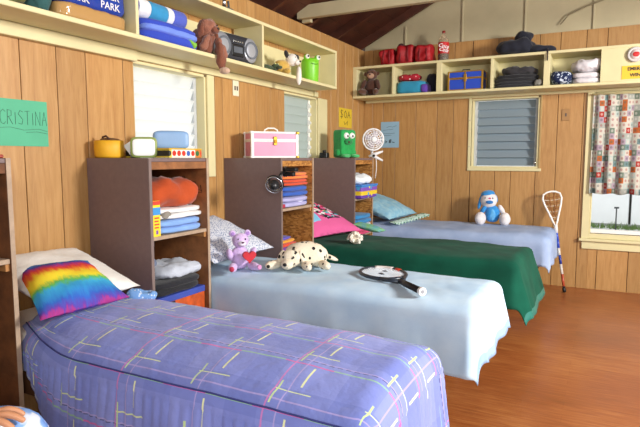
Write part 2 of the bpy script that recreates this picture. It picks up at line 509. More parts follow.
# ------------------------------------------------------------------ curtain
def mat_patch():
    k = NT('patchwork_print_cotton'); uv = k.coord('UV')
    s = k.sep(uv)
    cx = k.math('FLOOR', k.math('MULTIPLY', s[0], 21.0)); cy = k.math('FLOOR', k.math('MULTIPLY', s[1], 19.0))
    cb = k.n('ShaderNodeCombineXYZ'); k.set(cb.inputs[0], cx); k.set(cb.inputs[1], cy)
    wn = k.n('ShaderNodeTexWhiteNoise', noise_dimensions='2D'); k.set(wn.inputs['Vector'], cb.outputs[0])
    c = k.ramp(wn.outputs[0], [(0, lin('DAD6CA')), (0.22, lin('B8BCB4')), (0.38, lin('7E9080')), (0.46, lin('BFA9B8')), (0.56, lin('DCD8CC')), (0.70, lin('BC4038')), (0.79, lin('C7D2CC')), (0.87, lin('C8703C')), (0.93, lin('7E9A9C'))], 'CONSTANT')
    fx = k.math('SUBTRACT', k.math('FRACT', k.math('MULTIPLY', s[0], 21.0)), 0.5); fy = k.math('SUBTRACT', k.math('FRACT', k.math('MULTIPLY', s[1], 19.0)), 0.5)
    d = k.math('ADD', k.math('MULTIPLY', fx, fx), k.math('MULTIPLY', fy, fy))
    c2 = k.ramp(wn.outputs[0], [(0, lin('A83030')), (0.3, lin('E8E4DC')), (0.45, lin('505C54')), (0.6, lin('B04848')), (0.7, lin('EAD8CC')), (0.85, lin('506858'))], 'CONSTANT')
    c = k.mix(k.math('MULTIPLY', k.math('LESS_THAN', d, 0.06), 0.5), c, c2)
    k.col(c); k.rough(0.9)
    t = k.n('ShaderNodeBsdfTranslucent'); k.set(t.inputs[0], c)
    mx = k.n('ShaderNodeMixShader'); mx.inputs[0].default_value = 0.35
    k.t.links.new(k.b.outputs[0], mx.inputs[1]); k.t.links.new(t.outputs[0], mx.inputs[2])
    k.t.links.new(mx.outputs[0], k.t.nodes['Material Output'].inputs[0])
    return k.m
def curt(u, v):
    x = 2.40 + 0.98 * u; z = 0.955 + 0.945 * v + (0.006 * math.sin(u * 40) if v < 0.01 else 0)
    a = 0.022 * (0.55 + 0.45 * (1 - v))
    y = -0.052 + a * math.sin(u * 2 * math.pi * 9.5 + 0.6 * math.sin(u * 11)) + 0.006 * math.sin(u * 63 + v * 2)
    return (x + 0.006 * math.cos(u * 60), y, z)
ct = thing('curtain', 'gathered patchwork print curtain hanging over the large window', 'curtain', (0, 0, 0))
grid_mesh('cloth', 170, 14, curt, mat_patch(), ct, lambda u, v: (u * 1.45, v * 0.95), 0.002)
obj('curtain_rod', tube(B(), [(2.39, -0.052, 1.905), (3.42, -0.052, 1.905)], 0.009, 10), CREAM, ct, True)

# ------------------------------------------------------------------ wall shelves
def mk_shelf_left():
    t = thing('wall_shelf', 'long cream open box shelf above the louvred windows on left wall', 'shelf')
    Y0, Y1 = -6.6, -1.305
    obj('bottom_board', box(B(), 0.002, 0.28, Y0, Y1, 1.937, 1.962, 0.003), CREAM, t)
    obj('top_board', box(B(), 0.002, 0.28, Y0, Y1, 2.262, 2.285, 0.003), CREAM, t)
    obj('end_panel', box(B(), 0.002, 0.278, Y1 - 0.024, Y1, 1.962, 2.262, 0.002), CREAM, t)
    for y in (-5.0, -3.765, -2.55):
        obj('divider', box(B(), 0.022, 0.278, y, y + 0.022, 1.962, 2.262, 0.002), CREAM, t)
    for a, b in ((Y0, -3.77), (-3.74, -2.555), (-2.525, Y1 - 0.026)):
        obj('back_panel', box(B(), 0.001, 0.012, a, b, 1.963, 2.225), CREAM, t)
    obj('ledger', box(B(), 0.001, 0.04, Y0, -3.53, 1.872, 1.936, 0.003), CREAM, t)
    obj('ledger', box(B(), 0.001, 0.022, -3.53, Y1 + 0.12, 1.888, 1.936, 0.003), CREAM, t)
    obj('bracket', box(B(), 0.001, 0.05, -1.30, -1.27, 1.886, 1.936, 0.003), CREAM, t)
    return t
mk_shelf_left()
def mk_shelf_back():
    t = thing('wall_shelf', 'long cream open box shelf over the curtained window on back wall', 'shelf')
    D = -0.33
    obj('bottom_board', box(B(), 0.002, 3.5, D, -0.001, 1.958, 1.984, 0.003), CREAM, t)
    obj('top_board', box(B(), 0.002, 3.5, D, -0.001, 2.274, 2.300, 0.003), CREAM, t)
    for a, b in ((0.002, 0.05), (0.46, 0.485), (0.945, 1.0), (1.487, 1.512), (1.975, 2.03)):
        obj('divider', box(B(), a, b, D + 0.002, -0.014, 1.984, 2.274, 0.002), CREAM, t)
    obj('front_panel', box(B(), 2.455, 3.5, D, D + 0.02, 1.984, 2.274, 0.002), CREAM, t)
    obj('divider', box(B(), 2.456, 2.478, D + 0.021, -0.014, 1.985, 2.273), CREAM, t)
    obj('back_panel', box(B(), 0.05, 3.5, -0.012, -0.001, 1.985, 2.273), CREAM, t)
    obj('ledger', box(B(), 0.03, 3.5, -0.03, -0.001, 1.93, 1.957, 0.003), CREAM, t)
    return t
mk_shelf_back()
SL = 1.963   # standing height on the left shelf
SB = 1.985   # on the back shelf

# ------------------------------------------------------------------ dressers (open cabinets)
def cabinet(y0, y1, lab, shelfz, inner, D=0.46):
    t = thing('open_cabinet', lab, 'cabinet', (0, y0, 0), group='open cabinets between the beds')
    w = y1 - y0; H = 1.30
    obj('side_panel', box(B(), 0.002, D, 0, 0.019, 0.0, H, 0.002), LAM, t)
    obj('side_panel', box(B(), 0.002, D, w - 0.019, w, 0.0, H, 0.002), inner, t)
    obj('top_panel', box(B(), 0.002, D - 0.001, 0.0195, w - 0.0195, H - 0.02, H - 0.001, 0.002), LAM, t)
    obj('back_panel', box(B(), 0.003, 0.014, 0.02, w - 0.02, 0.02, H - 0.021), inner, t)
    obj('base_panel', box(B(), 0.015, D - 0.02, 0.02, w - 0.02, 0.05, 0.07), inner, t)
    for z in shelfz:
        obj('shelf_board', box(B(), 0.015, D - 0.005, 0.02, w - 0.02, z - 0.02, z, 0.002), EDGE, t)
        obj('shelf_cleat', box(B(), 0.015, D - 0.012, w - 0.036, w - 0.0195, z - 0.05, z - 0.0205), PLY, t)
        obj('shelf_cleat', box(B(), 0.015, D - 0.012, 0.0195, 0.036, z - 0.05, z - 0.0205), LAM, t)
    obj('front_rail', box(B(), D - 0.02, D - 0.002, 0.02, w - 0.02, H - 0.06, H - 0.021), inner, t)
    obj('edge_strip', box(B(), D + 0.0002, D + 0.003, 0, 0.019, 0, H), M('7A6862'), t)
    obj('edge_strip', box(B(), D + 0.0002, D + 0.003, w - 0.019, w, 0, H), EDGE, t)
    return t
PLY2 = M('8A5830', 0.7, 0.3, 18, 0.2)
SIDE0 = M('6B4020', 0.7, 0.35, 14, 0.2)
c0 = cabinet(-5.10, -4.625, 'open cabinet with dark raw plywood inside, cut by the photo edge', [0.90], SIDE0)
c1 = cabinet(-3.892, -3.415, 'open brown cabinet with orange cloth inside and yellow pot on top', [0.885], PLY2)
c2 = cabinet(-2.668, -2.18, 'open brown cabinet carrying the pink case and black clip lamp', [0.935], OSB, 0.50)
c3 = cabinet(-1.297, -0.835, 'open brown cabinet carrying the green monster and clip fan', [0.915, 0.56], OSB)
# scribbled marks on the raw wood of cabinet 1
rg = random.Random(5)
for i in range(7):
    y = 0.10 + 0.045 * i; z = 1.10 + rg.uniform(-0.02, 0.03)
    pts = [(0.08 + y * 0.85 + rg.uniform(-.015, .03), 0.4575, z + 0.035 + rg.uniform(-.03, .03)) for _ in range(5)]
    obj('scribble', tube(B(), pts, 0.0022, 4), DARK, c1)
ed = thing('red_tray', 'red tray with white rim on the cabinet at the photo edge', 'tray', (0.25, -4.86, 1.30))
obj('tray_body', box(B(), -0.19, 0.19, -0.2, 0.225, 0.0, 0.014, 0.004), M('A5402A', 0.5), ed)
obj('tray_rim', tube(B(), [(-.185, -.19, .02), (.185, -.19, .02), (.185, .2, .02), (-.185, .2, .02)], 0.007, 6, True), WHITE, ed, True)

# ------------------------------------------------------------------ beds
def bed(y0, y1, x1, zt, lab, mat):
    t = thing('bed', lab, 'bed', (0, 0, 0), group='single beds along the left wall')
    f = M('5A3A22', 0.6, 0.2, 10)
    for x in (0.07, x1 - 0.22):
        for y in (y0 + 0.05, y1 - 0.05):
            obj('leg', box(B(), x - 0.025, x + 0.025, y - 0.025, y + 0.025, 0, 0.30, 0.004), f, t)
    obj('side_rail', box(B(), 0.03, x1 - 0.03, y0 + 0.005, y0 + 0.03, 0.3, 0.40, 0.004), f, t)
    obj('side_rail', box(B(), 0.03, x1 - 0.03, y1 - 0.03, y1 - 0.005, 0.3, 0.40, 0.004), f, t)
    obj('end_rail', box(B(), 0.03, 0.055, y0 + 0.03, y1 - 0.03, 0.3, 0.40, 0.004), f, t)
    obj('end_rail', box(B(), x1 - 0.055, x1 - 0.03, y0 + 0.03, y1 - 0.03, 0.3, 0.40, 0.004), f, t)
    obj('bed_base', box(B(), 0.055, x1 - 0.055, y0 + 0.03, y1 - 0.03, 0.36, 0.385), f, t)
    obj('mattress', box(B(), 0.03, x1, y0, y1, 0.386, zt - 0.015, 0.035, 3), mat, t, True)
    return t

def make_drape(x0, x1, y0, y1, zt, r, dn, df, dx, amp=0.02, per=0.28, gather=0.0, seed=1, flare=0.06, puff=0.012):
    """returns mapping cloth (a,b) -> point; x1,y0,y1 are the OUTER faces of the hanging sides"""
    X1, Y0, Y1 = x1 - r, y0 + r, y1 - r
    arc = r * HALF
    A1 = X1 + dx; B0 = Y0 - dn; B1 = Y1 + df
    def f(a, b):
        ox = max(0.0, a - X1); oy = (b - Y1) if b > Y1 else ((b - Y0) if b < Y0 else 0.0)
        bx_, by_ = min(a, X1), min(max(b, Y0), Y1)
        s = (ox ** 4 + abs(oy) ** 4) ** 0.25; hy = math.hypot(ox, oy)
        v = (by_ - Y0) / (Y1 - Y0)
        pz = puff * (1 - (2 * v - 1) ** 4) + 0.006 * noise.noise(Vector((a * 5, b * 5, seed))) + 0.014 * noise.noise(Vector((a * 1.8, b * 2.2, seed + 9))) + 0.006 * abs(noise.noise(Vector((a * 9 + b * 4, b * 6, seed + 3))))
        if s < 1e-9: return Vector((bx_, by_, zt + pz))
        dxn, dyn = ox / hy, oy / hy
        if s < arc:
            h = r * math.sin(s / r); dz = r - r * math.cos(s / r); k = 0
        else:
            tk = min(1.0, max(0.0, (bx_ - 0.52) / 0.2))
            h = r + flare * tk * (s - arc); dz = r + (s - arc) * 0.985; k = tk * min(1, (s - arc) / 0.22)
        th = math.atan2(oy, ox)
        p = (bx_ if abs(oy) > 0 and ox == 0 else X1 + abs(oy) / s * 0 ) + by_ * (1 if oy == 0 else 0) + th * 0.22
        w = amp * k * (math.sin(p * 2 * math.pi / per + seed) + 0.25 * math.sin(p * 2 * math.pi / (per * 0.43) + 2 * seed) + 0.8 * noise.noise(Vector((p * 4, s * 2, seed))))
        if gather and s > arc:
            w += gather * math.sin(p * 2 * math.pi / 0.042 + 1.5 * noise.noise(Vector((p * 6, 0, seed)))) * max(0.25, 1 - (s - arc) / 0.25)
        h += w
        z = zt + pz * max(0, 1 - s / (arc)) - dz
        return Vector((bx_ + dxn * h, by_ + dyn * h, max(z, 0.012)))
    return f, (x0, A1, B0, B1, arc, X1, Y0, Y1)

def blanket(name, lab, mat, args, step=0.022, thick=0.006, group='bed covers', taper=0.0):
    f, (x0, A1, B0, B1, arc, X1, Y0, Y1) = make_drape(**args)
    nu = int((A1 - x0) / step); nv = int((B1 - B0) / step)
    U = lambda u: x0 + (A1 - x0) * u
    V = lambda v: B0 + (B1 - B0) * v
    def W(u, v):
        a, b = U(u), V(v)
        if taper and b < Y0:
            q = min(1.0, max(0.0, (a - x0) / taper)); b = Y0 + (b - Y0) * (0.35 + 0.65 * q * q * (3 - 2 * q))
        p = f(a, b)
        if taper:
            q = min(1.0, max(0.0, (a - x0) / taper)); vv = min(1.0, max(0.0, (Y1 - b) / (Y1 - Y0)))
            p.y += 0.13 * vv * (1 - q) ** 2
        return p
    o = grid_mesh(name, nu, nv, W, mat, None, lambda u, v: (U(u), V(v)), 0)
    md = o.modifiers.new('thickness', 'SOLIDIFY'); md.thickness = thick; md.offset = 1
    tag(o, lab, 'blanket' if name != 'quilt' else 'quilt', group)
    return o, f, (x0, A1, B0, B1, arc, X1, Y0, Y1)

def mat_plaid():
    k = NT('lilac_plaid_quilt'); s = k.sep(k.coord('UV'))
    a, b = s[0], s[1]
    base = k.mix(k.noise(k.coord(), 7, 3), lin('7A86D0'), lin('94A0E4'))
    def line(c, per, off, w):
        fr = k.math('FRACT', k.math('DIVIDE', k.math('SUBTRACT', c, off), per))
        return k.math('LESS_THAN', k.math('ABSOLUTE', k.math('SUBTRACT', fr, 0.5)), w / per / 2)
    def dash(c, per, off, duty):
        return k.math('LESS_THAN', k.math('FRACT', k.math('DIVIDE', k.math('SUBTRACT', c, off), per)), duty)
    def over(c, m, colr, st=1.0):
        return k.mix(k.math('MULTIPLY', m, st), c, colr)
    col = base
    # darker ground bands
    col = over(col, line(b, 0.30, 0.02, 0.11), lin('6070BE'), 0.35)
    col = over(col, line(a, 0.34, 0.05, 0.12), lin('6070BE'), 0.30)
    # along the bed
    pg = k.mix(dash(a, 0.36, 0.0, 0.5), lin('E8569E'), lin('9ED48E'))
    col = over(col, line(b, 0.20, 0.045, 0.006), pg, 0.75)
    col = over(col, line(b, 0.20, 0.075, 0.005), lin('B9A9E0'), 0.7)
    col = over(col, k.math('MULTIPLY', line(b, 0.20, 0.115, 0.005), dash(a, 0.30, 0.16, 0.42)), lin('E2EFA4'), 0.95)
    col = over(col, k.math('MULTIPLY', line(b, 0.40, 0.17, 0.004), dash(a, 0.03, 0.0, 0.6)), lin('2C3060'), 0.7)
    # across the bed
    col = over(col, k.math('MULTIPLY', line(a, 0.30, 0.09, 0.007), dash(b, 0.20, 0.04, 0.45)), lin('EEF2B4'), 0.95)
    col = over(col, k.math('MULTIPLY', line(a, 0.30, 0.02, 0.006), dash(b, 0.20, 0.16, 0.45)), lin('CFE89A'), 0.9)
    col = over(col, line(a, 0.30, 0.055, 0.005), lin('B9A9E0'), 0.7)
    col = over(col, line(a, 0.60, 0.16, 0.006), lin('DC7EC0'), 0.75)
    k.col(col); k.rough(0.85); k.b.inputs['Sheen Weight'].default_value = 0.15
    k.bump(k.noise(k.coord(), 26, 3), 0.35, 0.012)
    return k.m

def cloth_mat(name, c1, c2, scale=6, bump=0.35, bscale=14, bind=None):
    k = NT(name); v = k.coord()
    k.col(k.mix(k.ramp(k.noise(v, scale, 4), [(0.35, (0, 0, 0, 1)), (0.65, (1, 1, 1, 1))]), lin(c1), lin(c2)))
    k.rough(0.92)
    if bind:
        col, amax, bmin = bind
        s = k.sep(k.coord('UV'))
        m = k.math('MAXIMUM', k.math('GREATER_THAN', s[0], amax), k.math('LESS_THAN', s[1], bmin))
        old = k.b.inputs['Base Color'].links[0].from_socket
        k.col(k.mix(m, old, lin(col))); k.rough(k.math('MULTIPLY_ADD', m, -0.5, 0.92))
    k.b.inputs['Sheen Weight'].default_value = 0.03; k.b.inputs['Specular IOR Level'].default_value = 0.15
    h = k.math('ADD', k.noise(v, bscale, 3), k.math('MULTIPLY', k.noise(v, 160, 2), 0.12))
    k.bump(h, bump, 0.012)
    return k.m

SHEET = fabric('E9E6E0', 0.04)
bed(-4.58, -3.95, 1.95, 0.58, 'single bed under the purple plaid quilt', SHEET)
bed(-3.39, -2.70, 2.0, 0.58, 'single bed under the light blue blanket with the racket', SHEET)
bed(-2.13, -1.33, 2.0, 0.58, 'single bed under the dark green blanket', SHEET)
bed(-0.80, -0.04, 2.07, 0.60, 'single bed under the grey blue blanket along the back wall', SHEET)
bed(-5.95, -5.22, 2.0, 0.475, 'single bed the seated person sits on at the photo edge', fabric('9AA6C0', 0.05))

q, qf, qp = blanket('quilt', 'purple plaid quilt with gathered skirt on the nearest bed', mat_plaid(),
    dict(x0=0.30, x1=2.01, y0=-4.66, y1=-3.915, zt=0.575, r=0.075, dn=0.42, df=0.20, dx=0.46, amp=0.009, per=0.34, gather=0.008, seed=2, flare=0.10, puff=0.04), 0.0145, 0.012, taper=0.55)
# dark piping where the skirt is sewn on
x0, A1, B0, B1, arc, X1, Y0, Y1 = qp
pts = []
for i in range(80):
    a = x0 + (X1 - x0) * i / 79; q_ = min(1.0, max(0.0, (a - x0) / 0.55))
    pts.append(qf(a, Y0 - arc * 0.62 * (0.35 + 0.65 * q_ * q_ * (3 - 2 * q_))) + Vector((0, 0.13 * (1 - q_) ** 2 - 0.009, 0.012)))
obj('piping', tube(B(), pts, 0.0032, 6), M('3A4080', 0.8), q, True)

blanket('blanket', 'pale light blue blanket on the second bed', cloth_mat('pale_blue_wool', 'B4D2EC', 'C9E1F4', 5, 0.25, 7, ('9CBCE2', 2.04 - 0.06 + 0.25, -9)),
    dict(x0=0.05, x1=2.04, y0=-3.402, y1=-2.685, zt=0.585, r=0.06, dn=0.36, df=0.26, dx=0.30, amp=0.011, per=0.36, seed=4, flare=0.18), 0.02)
blanket('blanket', 'dark green blanket on the third bed', cloth_mat('bottle_green_wool', '0D4636', '125542', 5, 0.2, 6, ('2E7468', 2.05 - 0.05 + 0.35, -9)),
    dict(x0=0.05, x1=2.05, y0=-2.152, y1=-1.31, zt=0.59, r=0.05, dn=0.33, df=0.40, dx=0.40, amp=0.008, per=0.5, seed=7, flare=0.30), 0.022)
blanket('blanket', 'grey blue blanket on the bed along the back wall', cloth_mat('grey_blue_wool', '94A8CC', 'A9BBDA', 5, 0.35, 9),
    dict(x0=0.05, x1=2.14, y0=-0.82, y1=-0.03, zt=0.61, r=0.08, dn=0.32, df=0.10, dx=0.32, amp=0.012, per=0.42, seed=5, flare=0.03), 0.022)

# ------------------------------------------------------------------ pillows
def pillow(name, lab, cat, corners, h, mat, seed=1, n=26, parent=None, group='pillows on the beds', wr=0.012):
    """corners tl,tr,br,bl (seen from the room); puffed cushion mesh with uv"""
    tl, tr, br, bl = [Vector(c) for c in corners]
    nrm = (br - tl).cross(tr - bl).normalized()
    if nrm.z < 0: nrm = -nrm
    vs, fs, uvs = [], [], []
    def pt(u, v, s):
        pu = 1 - abs(2 * u - 1) ** 2.6; pv = 1 - abs(2 * v - 1) ** 2.6
        e = max(0, pu * pv) ** 0.55
        # edges pulled in between the corners
        k = 0.045
        uu = u + k * (1 - abs(2 * v - 1) ** 2 * 0 - 0) * (0.5 - u) * (1 - (2 * v - 1) ** 2) * 1.2
        vv = v + k * (0.5 - v) * (1 - (2 * u - 1) ** 2) * 1.2
        p = tl.lerp(tr, uu).lerp(bl.lerp(br, uu), vv)
        w = noise.noise(p * 9 + Vector((seed, 0, 0))) * wr * e + noise.noise(p * 22 + Vector((0, seed, 0))) * wr * 0.35
        return p + nrm * (s * h * 0.5 * e + (w if s > 0 else 0))
    w = n + 1
    for s in (1, -1):
        for j in range(n + 1):
            for i in range(n + 1):
                vs.append(tuple(pt(i / n, j / n, s))); uvs.append((i / n, 1 - j / n))
    off = w * w
    for j in range(n):
        for i in range(n):
            a = j * w + i
            fs.append((a, a + 1, a + w + 1, a + w)); fs.append((off + a + w, off + a + w + 1, off + a + 1, off + a))
    me = bpy.data.meshes.new(name); me.from_pydata(vs, [], fs)
    uvl = me.uv_layers.new(name='cloth')
    for l in me.loops: uvl.data[l.index].uv = uvs[l.vertex_index]
    bm = bmesh.new(); bm.from_mesh(me); bmesh.ops.remove_doubles(bm, verts=bm.verts[:], dist=0.0004)
    bmesh.ops.recalc_face_normals(bm, faces=bm.faces[:]); bm.to_mesh(me); bm.free()
    for p in me.polygons: p.use_smooth = True
    me.materials.append(mat)
    o = bpy.data.objects.new(name, me); C.objects.link(o)
    if parent: o.parent = parent
    else: tag(o, lab, cat, group)
    return o

def mat_tiedye():
    k = NT('rainbow_tie_dye'); s = k.sep(k.coord('UV'))
    nz = k.noise(k.mapping(k.coord('UV'), (22, 5, 1)), 1.0, 4, 0.65)
    nl = k.noise(k.coord('UV'), 3, 2)
    t = k.math('ADD', s[1], k.math('ADD', k.math('MULTIPLY', k.math('SUBTRACT', nz, 0.5), 0.20), k.math('MULTIPLY', k.math('SUBTRACT', nl, 0.5), 0.20)))
    t = k.math('SUBTRACT', 1.0, t)
    c = k.ramp(t, [(0.0, lin('3F9FD8')), (0.08, lin('3A86D0')), (0.16, lin('3B3FA8')), (0.23, lin('B02A78')), (0.29, lin('E03838')), (0.36, lin('F07A28')), (0.43, lin('F6D22E')), (0.54, lin('F2E030')), (0.62, lin('5FBF5A')), (0.69, lin('38A8D8')), (0.80, lin('2F8ED0')), (0.90, lin('2F60C0')), (0.97, lin('5A3AA0')), (1.0, lin('A03080'))])
    k.col(c); k.rough(0.9); return k.m
def mat_speckle(name, base, spot, scale, thr):
    k = NT(name); vo = k.n('ShaderNodeTexVoronoi'); k.set(vo.inputs['Vector'], k.coord()); vo.inputs['Scale'].default_value = scale
    c = k.mix(k.math('LESS_THAN', vo.outputs['Distance'], thr), lin(base), lin(spot))
    k.col(c); k.rough(0.9); return k.m
def mat_shirt():
    k = NT('pink_blue_print_cotton'); uv = k.coord('UV'); s = k.sep(uv)
    c = k.mix(k.math('MULTIPLY', k.math('LESS_THAN', k.math('ADD', s[0], k.math('MULTIPLY', s[1], -0.2)), 0.27), k.math('GREATER_THAN', s[1], 0.28)), lin('D65C94'), lin('7CC0E4'))
    vo = k.n('ShaderNodeTexVoronoi'); k.set(vo.inputs['Vector'], uv); vo.inputs['Scale'].default_value = 17
    pr = k.ramp(vo.outputs['Color'], [(0, lin('18181E')), (0.35, lin('E83070')), (0.5, lin('40B8C8')), (0.62, lin('F0F0F0')), (0.75, lin('202028')), (0.9, lin('78C850'))], 'CONSTANT')
    m = k.math('MULTIPLY', k.math('MULTIPLY', k.math('GREATER_THAN', s[0], 0.42), k.math('LESS_THAN', s[0], 0.92)), k.math('MULTIPLY', k.math('GREATER_THAN', s[1], 0.34), k.math('LESS_THAN', s[1], 0.95)))
    m = k.math('MULTIPLY', m, k.math('GREATER_THAN', k.noise(uv, 9, 3), 0.42))
    c = k.mix(m, c, pr)
    ln = k.math('MULTIPLY', k.math('MULTIPLY', k.math('GREATER_THAN', s[1], 0.30), k.math('LESS_THAN', s[1], 0.34)), k.math('MULTIPLY', k.math('GREATER_THAN', s[0], 0.5), k.math('LESS_THAN', s[0], 0.8)))
    c = k.mix(ln, c, lin('2A2030'))
    k.col(c); k.rough(0.9); return k.m

pillow('pillow', 'white pillow behind the rainbow tie-dye one', 'pillow', [(0.04, -4.58, 0.84), (0.05, -4.02, 0.82), (0.52, -4.03, 0.67), (0.50, -4.50, 0.66)], 0.12, SHEET, 3)
pillow('pillow', 'rainbow tie-dye pillow on the nearest bed', 'pillow', [(0.19, -4.46, 0.805), (0.33, -4.18, 0.805), (0.68, -4.25, 0.68), (0.60, -4.63, 0.665)], 0.11, mat_tiedye(), 5)
pillow('pillow', 'white pillow with small blue specks behind the lilac bear', 'pillow', [(0.09, -3.38, 0.865), (0.10, -2.93, 0.90), (0.47, -2.72, 0.665), (0.44, -3.35, 0.655)], 0.14, mat_speckle('blue_speckled_cotton', 'D2D6E0', '8290B0', 95, 0.42), 6)
pillow('pillow', 'pink and blue pillow with a busy printed picture', 'pillow', [(0.12, -2.13, 0.89), (0.16, -1.58, 0.90), (0.62, -1.48, 0.655), (0.46, -2.11, 0.655)], 0.14, mat_shirt(), 8)
p4 = pillow('pillow', 'light blue pillow with a green flowered ruffle by the back wall', 'pillow', [(0.12, -0.74, 0.89), (0.15, -0.14, 0.88), (0.70, -0.12, 0.69), (0.62, -0.77, 0.68)], 0.18, cloth_mat('mottled_aqua_cotton', '7FB2CC', '9CC4D2', 22, 0.2), 9)
def ruf(u, v):
    a = Vector((0.60, -0.80, 0.665)).lerp(Vector((0.73, -0.10, 0.70)), u)
    return a + Vector((0.02 + 0.09 * v, 0.0, -0.01 - 0.02 * v + 0.014 * v * math.sin(u * 70))) 
grid_mesh('ruffle', 90, 4, ruf, mat_speckle('green_flower_print', 'BCD6CC', '4A8A5A', 40, 0.35), p4, None, 0.003)
pillow('pillow', 'folded blue green cushion beside the printed pink pillow', 'cushion', [(0.52, -1.47, 0.70), (0.52, -1.34, 0.70), (0.80, -1.34, 0.645), (0.78, -1.47, 0.645)], 0.06, cloth_mat('blue_green_cotton', '5FA4C8', '86C070', 10), 4)

# ------------------------------------------------------------------ plush toys
def part(name, t, mat, c, size, p=2.0, rot=None, amp=0.0, n=6, parent=None, freq=25, seed=1):
    return obj(name, soft(B(), c, size, p, n, amp, freq, seed, rot), mat, parent or t, True)

def bear():
    t = thing('plush_bear', 'lilac plush bear holding a red heart against the speckled pillow', 'plush toy', (0.54, -3.22, 0.605), (0, 0, math.radians(50)), 'plush toys on the beds')
    L = fur('CDB2DE'); W = fur('E6DCEE')
    part('body', t, L, (0, 0.01, 0.075), (0.115, 0.10, 0.15), 2.2, None, 0.006)
    h = part('head', t, L, (0, -0.005, 0.185), (0.105, 0.095, 0.09), 2, None, 0.005)
    part('muzzle', t, W, (0, -0.05, 0.172), (0.05, 0.045, 0.036), parent=h)
    part('nose', t, M('5A3050'), (0, -0.073, 0.18), (0.018, 0.012, 0.012), parent=h)
    for s in (-1, 1):
        e = part('ear', t, L, (s * 0.048, 0.0, 0.228), (0.042, 0.022, 0.042), 2, None, 0.003)
        part('inner_ear', t, fur('9A78B8'), (s * 0.048, -0.010, 0.228), (0.024, 0.01, 0.024), parent=e)
        part('eye', t, BLACK, (s * 0.022, -0.046, 0.197), (0.011, 0.009, 0.012), parent=h)
        part('arm', t, L, (s * 0.070, -0.02, 0.10), (0.042, 0.05, 0.095), 2, (0.5, s * 0.35, 0), 0.004)
        l = part('leg', t, L, (s * 0.065, -0.075, 0.03), (0.052, 0.12, 0.052), 2, (0, 0, s * 0.35), 0.004)
        part('foot_pad', t, fur('D890C0') if s > 0 else M('B83050'), (s * 0.086, -0.132, 0.032), (0.03, 0.014, 0.032), parent=l, rot=(0, 0, s * 0.35))
    # heart
    bm = B(); pl = []
    for i in range(28):
        a = 2 * math.pi * i / 28
        pl.append((0.0026 * 16 * math.sin(a) ** 3, 0.0026 * (13 * math.cos(a) - 5 * math.cos(2 * a) - 2 * math.cos(3 * a) - math.cos(4 * a))))
    prism(bm, pl, 'Y', -0.012, 0.012)
    hh = obj('heart', bm, M('C01C2C', 0.6, 0.1, 20), t); hh.location = (0.035, -0.085, 0.095); hh['label'] = 'red satin heart'
    md = hh.modifiers.new('round', 'BEVEL'); md.width = 0.009; md.segments = 3
    return t
bear()

def mat_dalm():
    k = NT('spotted_plush'); vo = k.n('ShaderNodeTexVoronoi'); k.set(vo.inputs['Vector'], k.coord()); vo.inputs['Scale'].default_value = 26
    vo.inputs['Randomness'].default_value = 0.9
    k.col(k.mix(k.math('LESS_THAN', vo.outputs['Distance'], 0.27), lin('E6DAC2'), lin('1C1816'))); k.rough(0.95)
    k.bump(k.noise(k.coord(), 120, 2), 0.5, 0.01); return k.m
def dalmatian():
    t = thing('plush_dalmatian', 'cream plush dog with black spots lying on the pale blue blanket', 'plush toy', (0.85, -3.03, 0.612), (0, 0, math.radians(16)), 'plush toys on the beds'); t.scale = (1.08, 1.1, 1.22)
    D = mat_dalm()
    part('body', t, D, (0.03, 0.04, 0.065), (0.24, 0.15, 0.13), 2.2, (0, 0, 0.1), 0.01, 8, freq=14)
    part('haunch', t, D, (0.105, 0.05, 0.055), (0.11, 0.13, 0.11), 2.2, None, 0.008)
    h = part('head', t, D, (-0.03, -0.05, 0.055), (0.12, 0.10, 0.095), 2.2, None, 0.005)
    part('muzzle', t, D, (-0.04, -0.10, 0.032), (0.072, 0.07, 0.052), parent=h)
    part('nose', t, BLACK, (-0.045, -0.136, 0.036), (0.024, 0.014, 0.018), parent=h)
    for s in (-1, 1):
        part('eye', t, BLACK, (-0.035 + s * 0.03, -0.096, 0.068), (0.012, 0.009, 0.013), parent=h)
        part('ear', t, D, (-0.03 + s * 0.066, -0.04, 0.055), (0.032, 0.06, 0.085), 2.2, (0, s * -0.45, 0), 0.004)
        part('front_leg', t, D, (-0.03 + s * 0.095, -0.075, 0.024), (0.05, 0.13, 0.045), 2.2, (0, 0, s * 0.5), 0.004)
        part('hind_leg', t, D, (0.14 + s * 0.02, -0.03 + (0 if s > 0 else 0.1), 0.024), (0.055, 0.12, 0.045), 2.2, (0, 0, 0.6), 0.004)
    obj('tail', tube(B(), [(0.15, 0.1, 0.05), (0.19, 0.13, 0.03), (0.2, 0.17, 0.018)], [0.014, 0.011, 0.006], 8), D, t, True)
dalmatian()

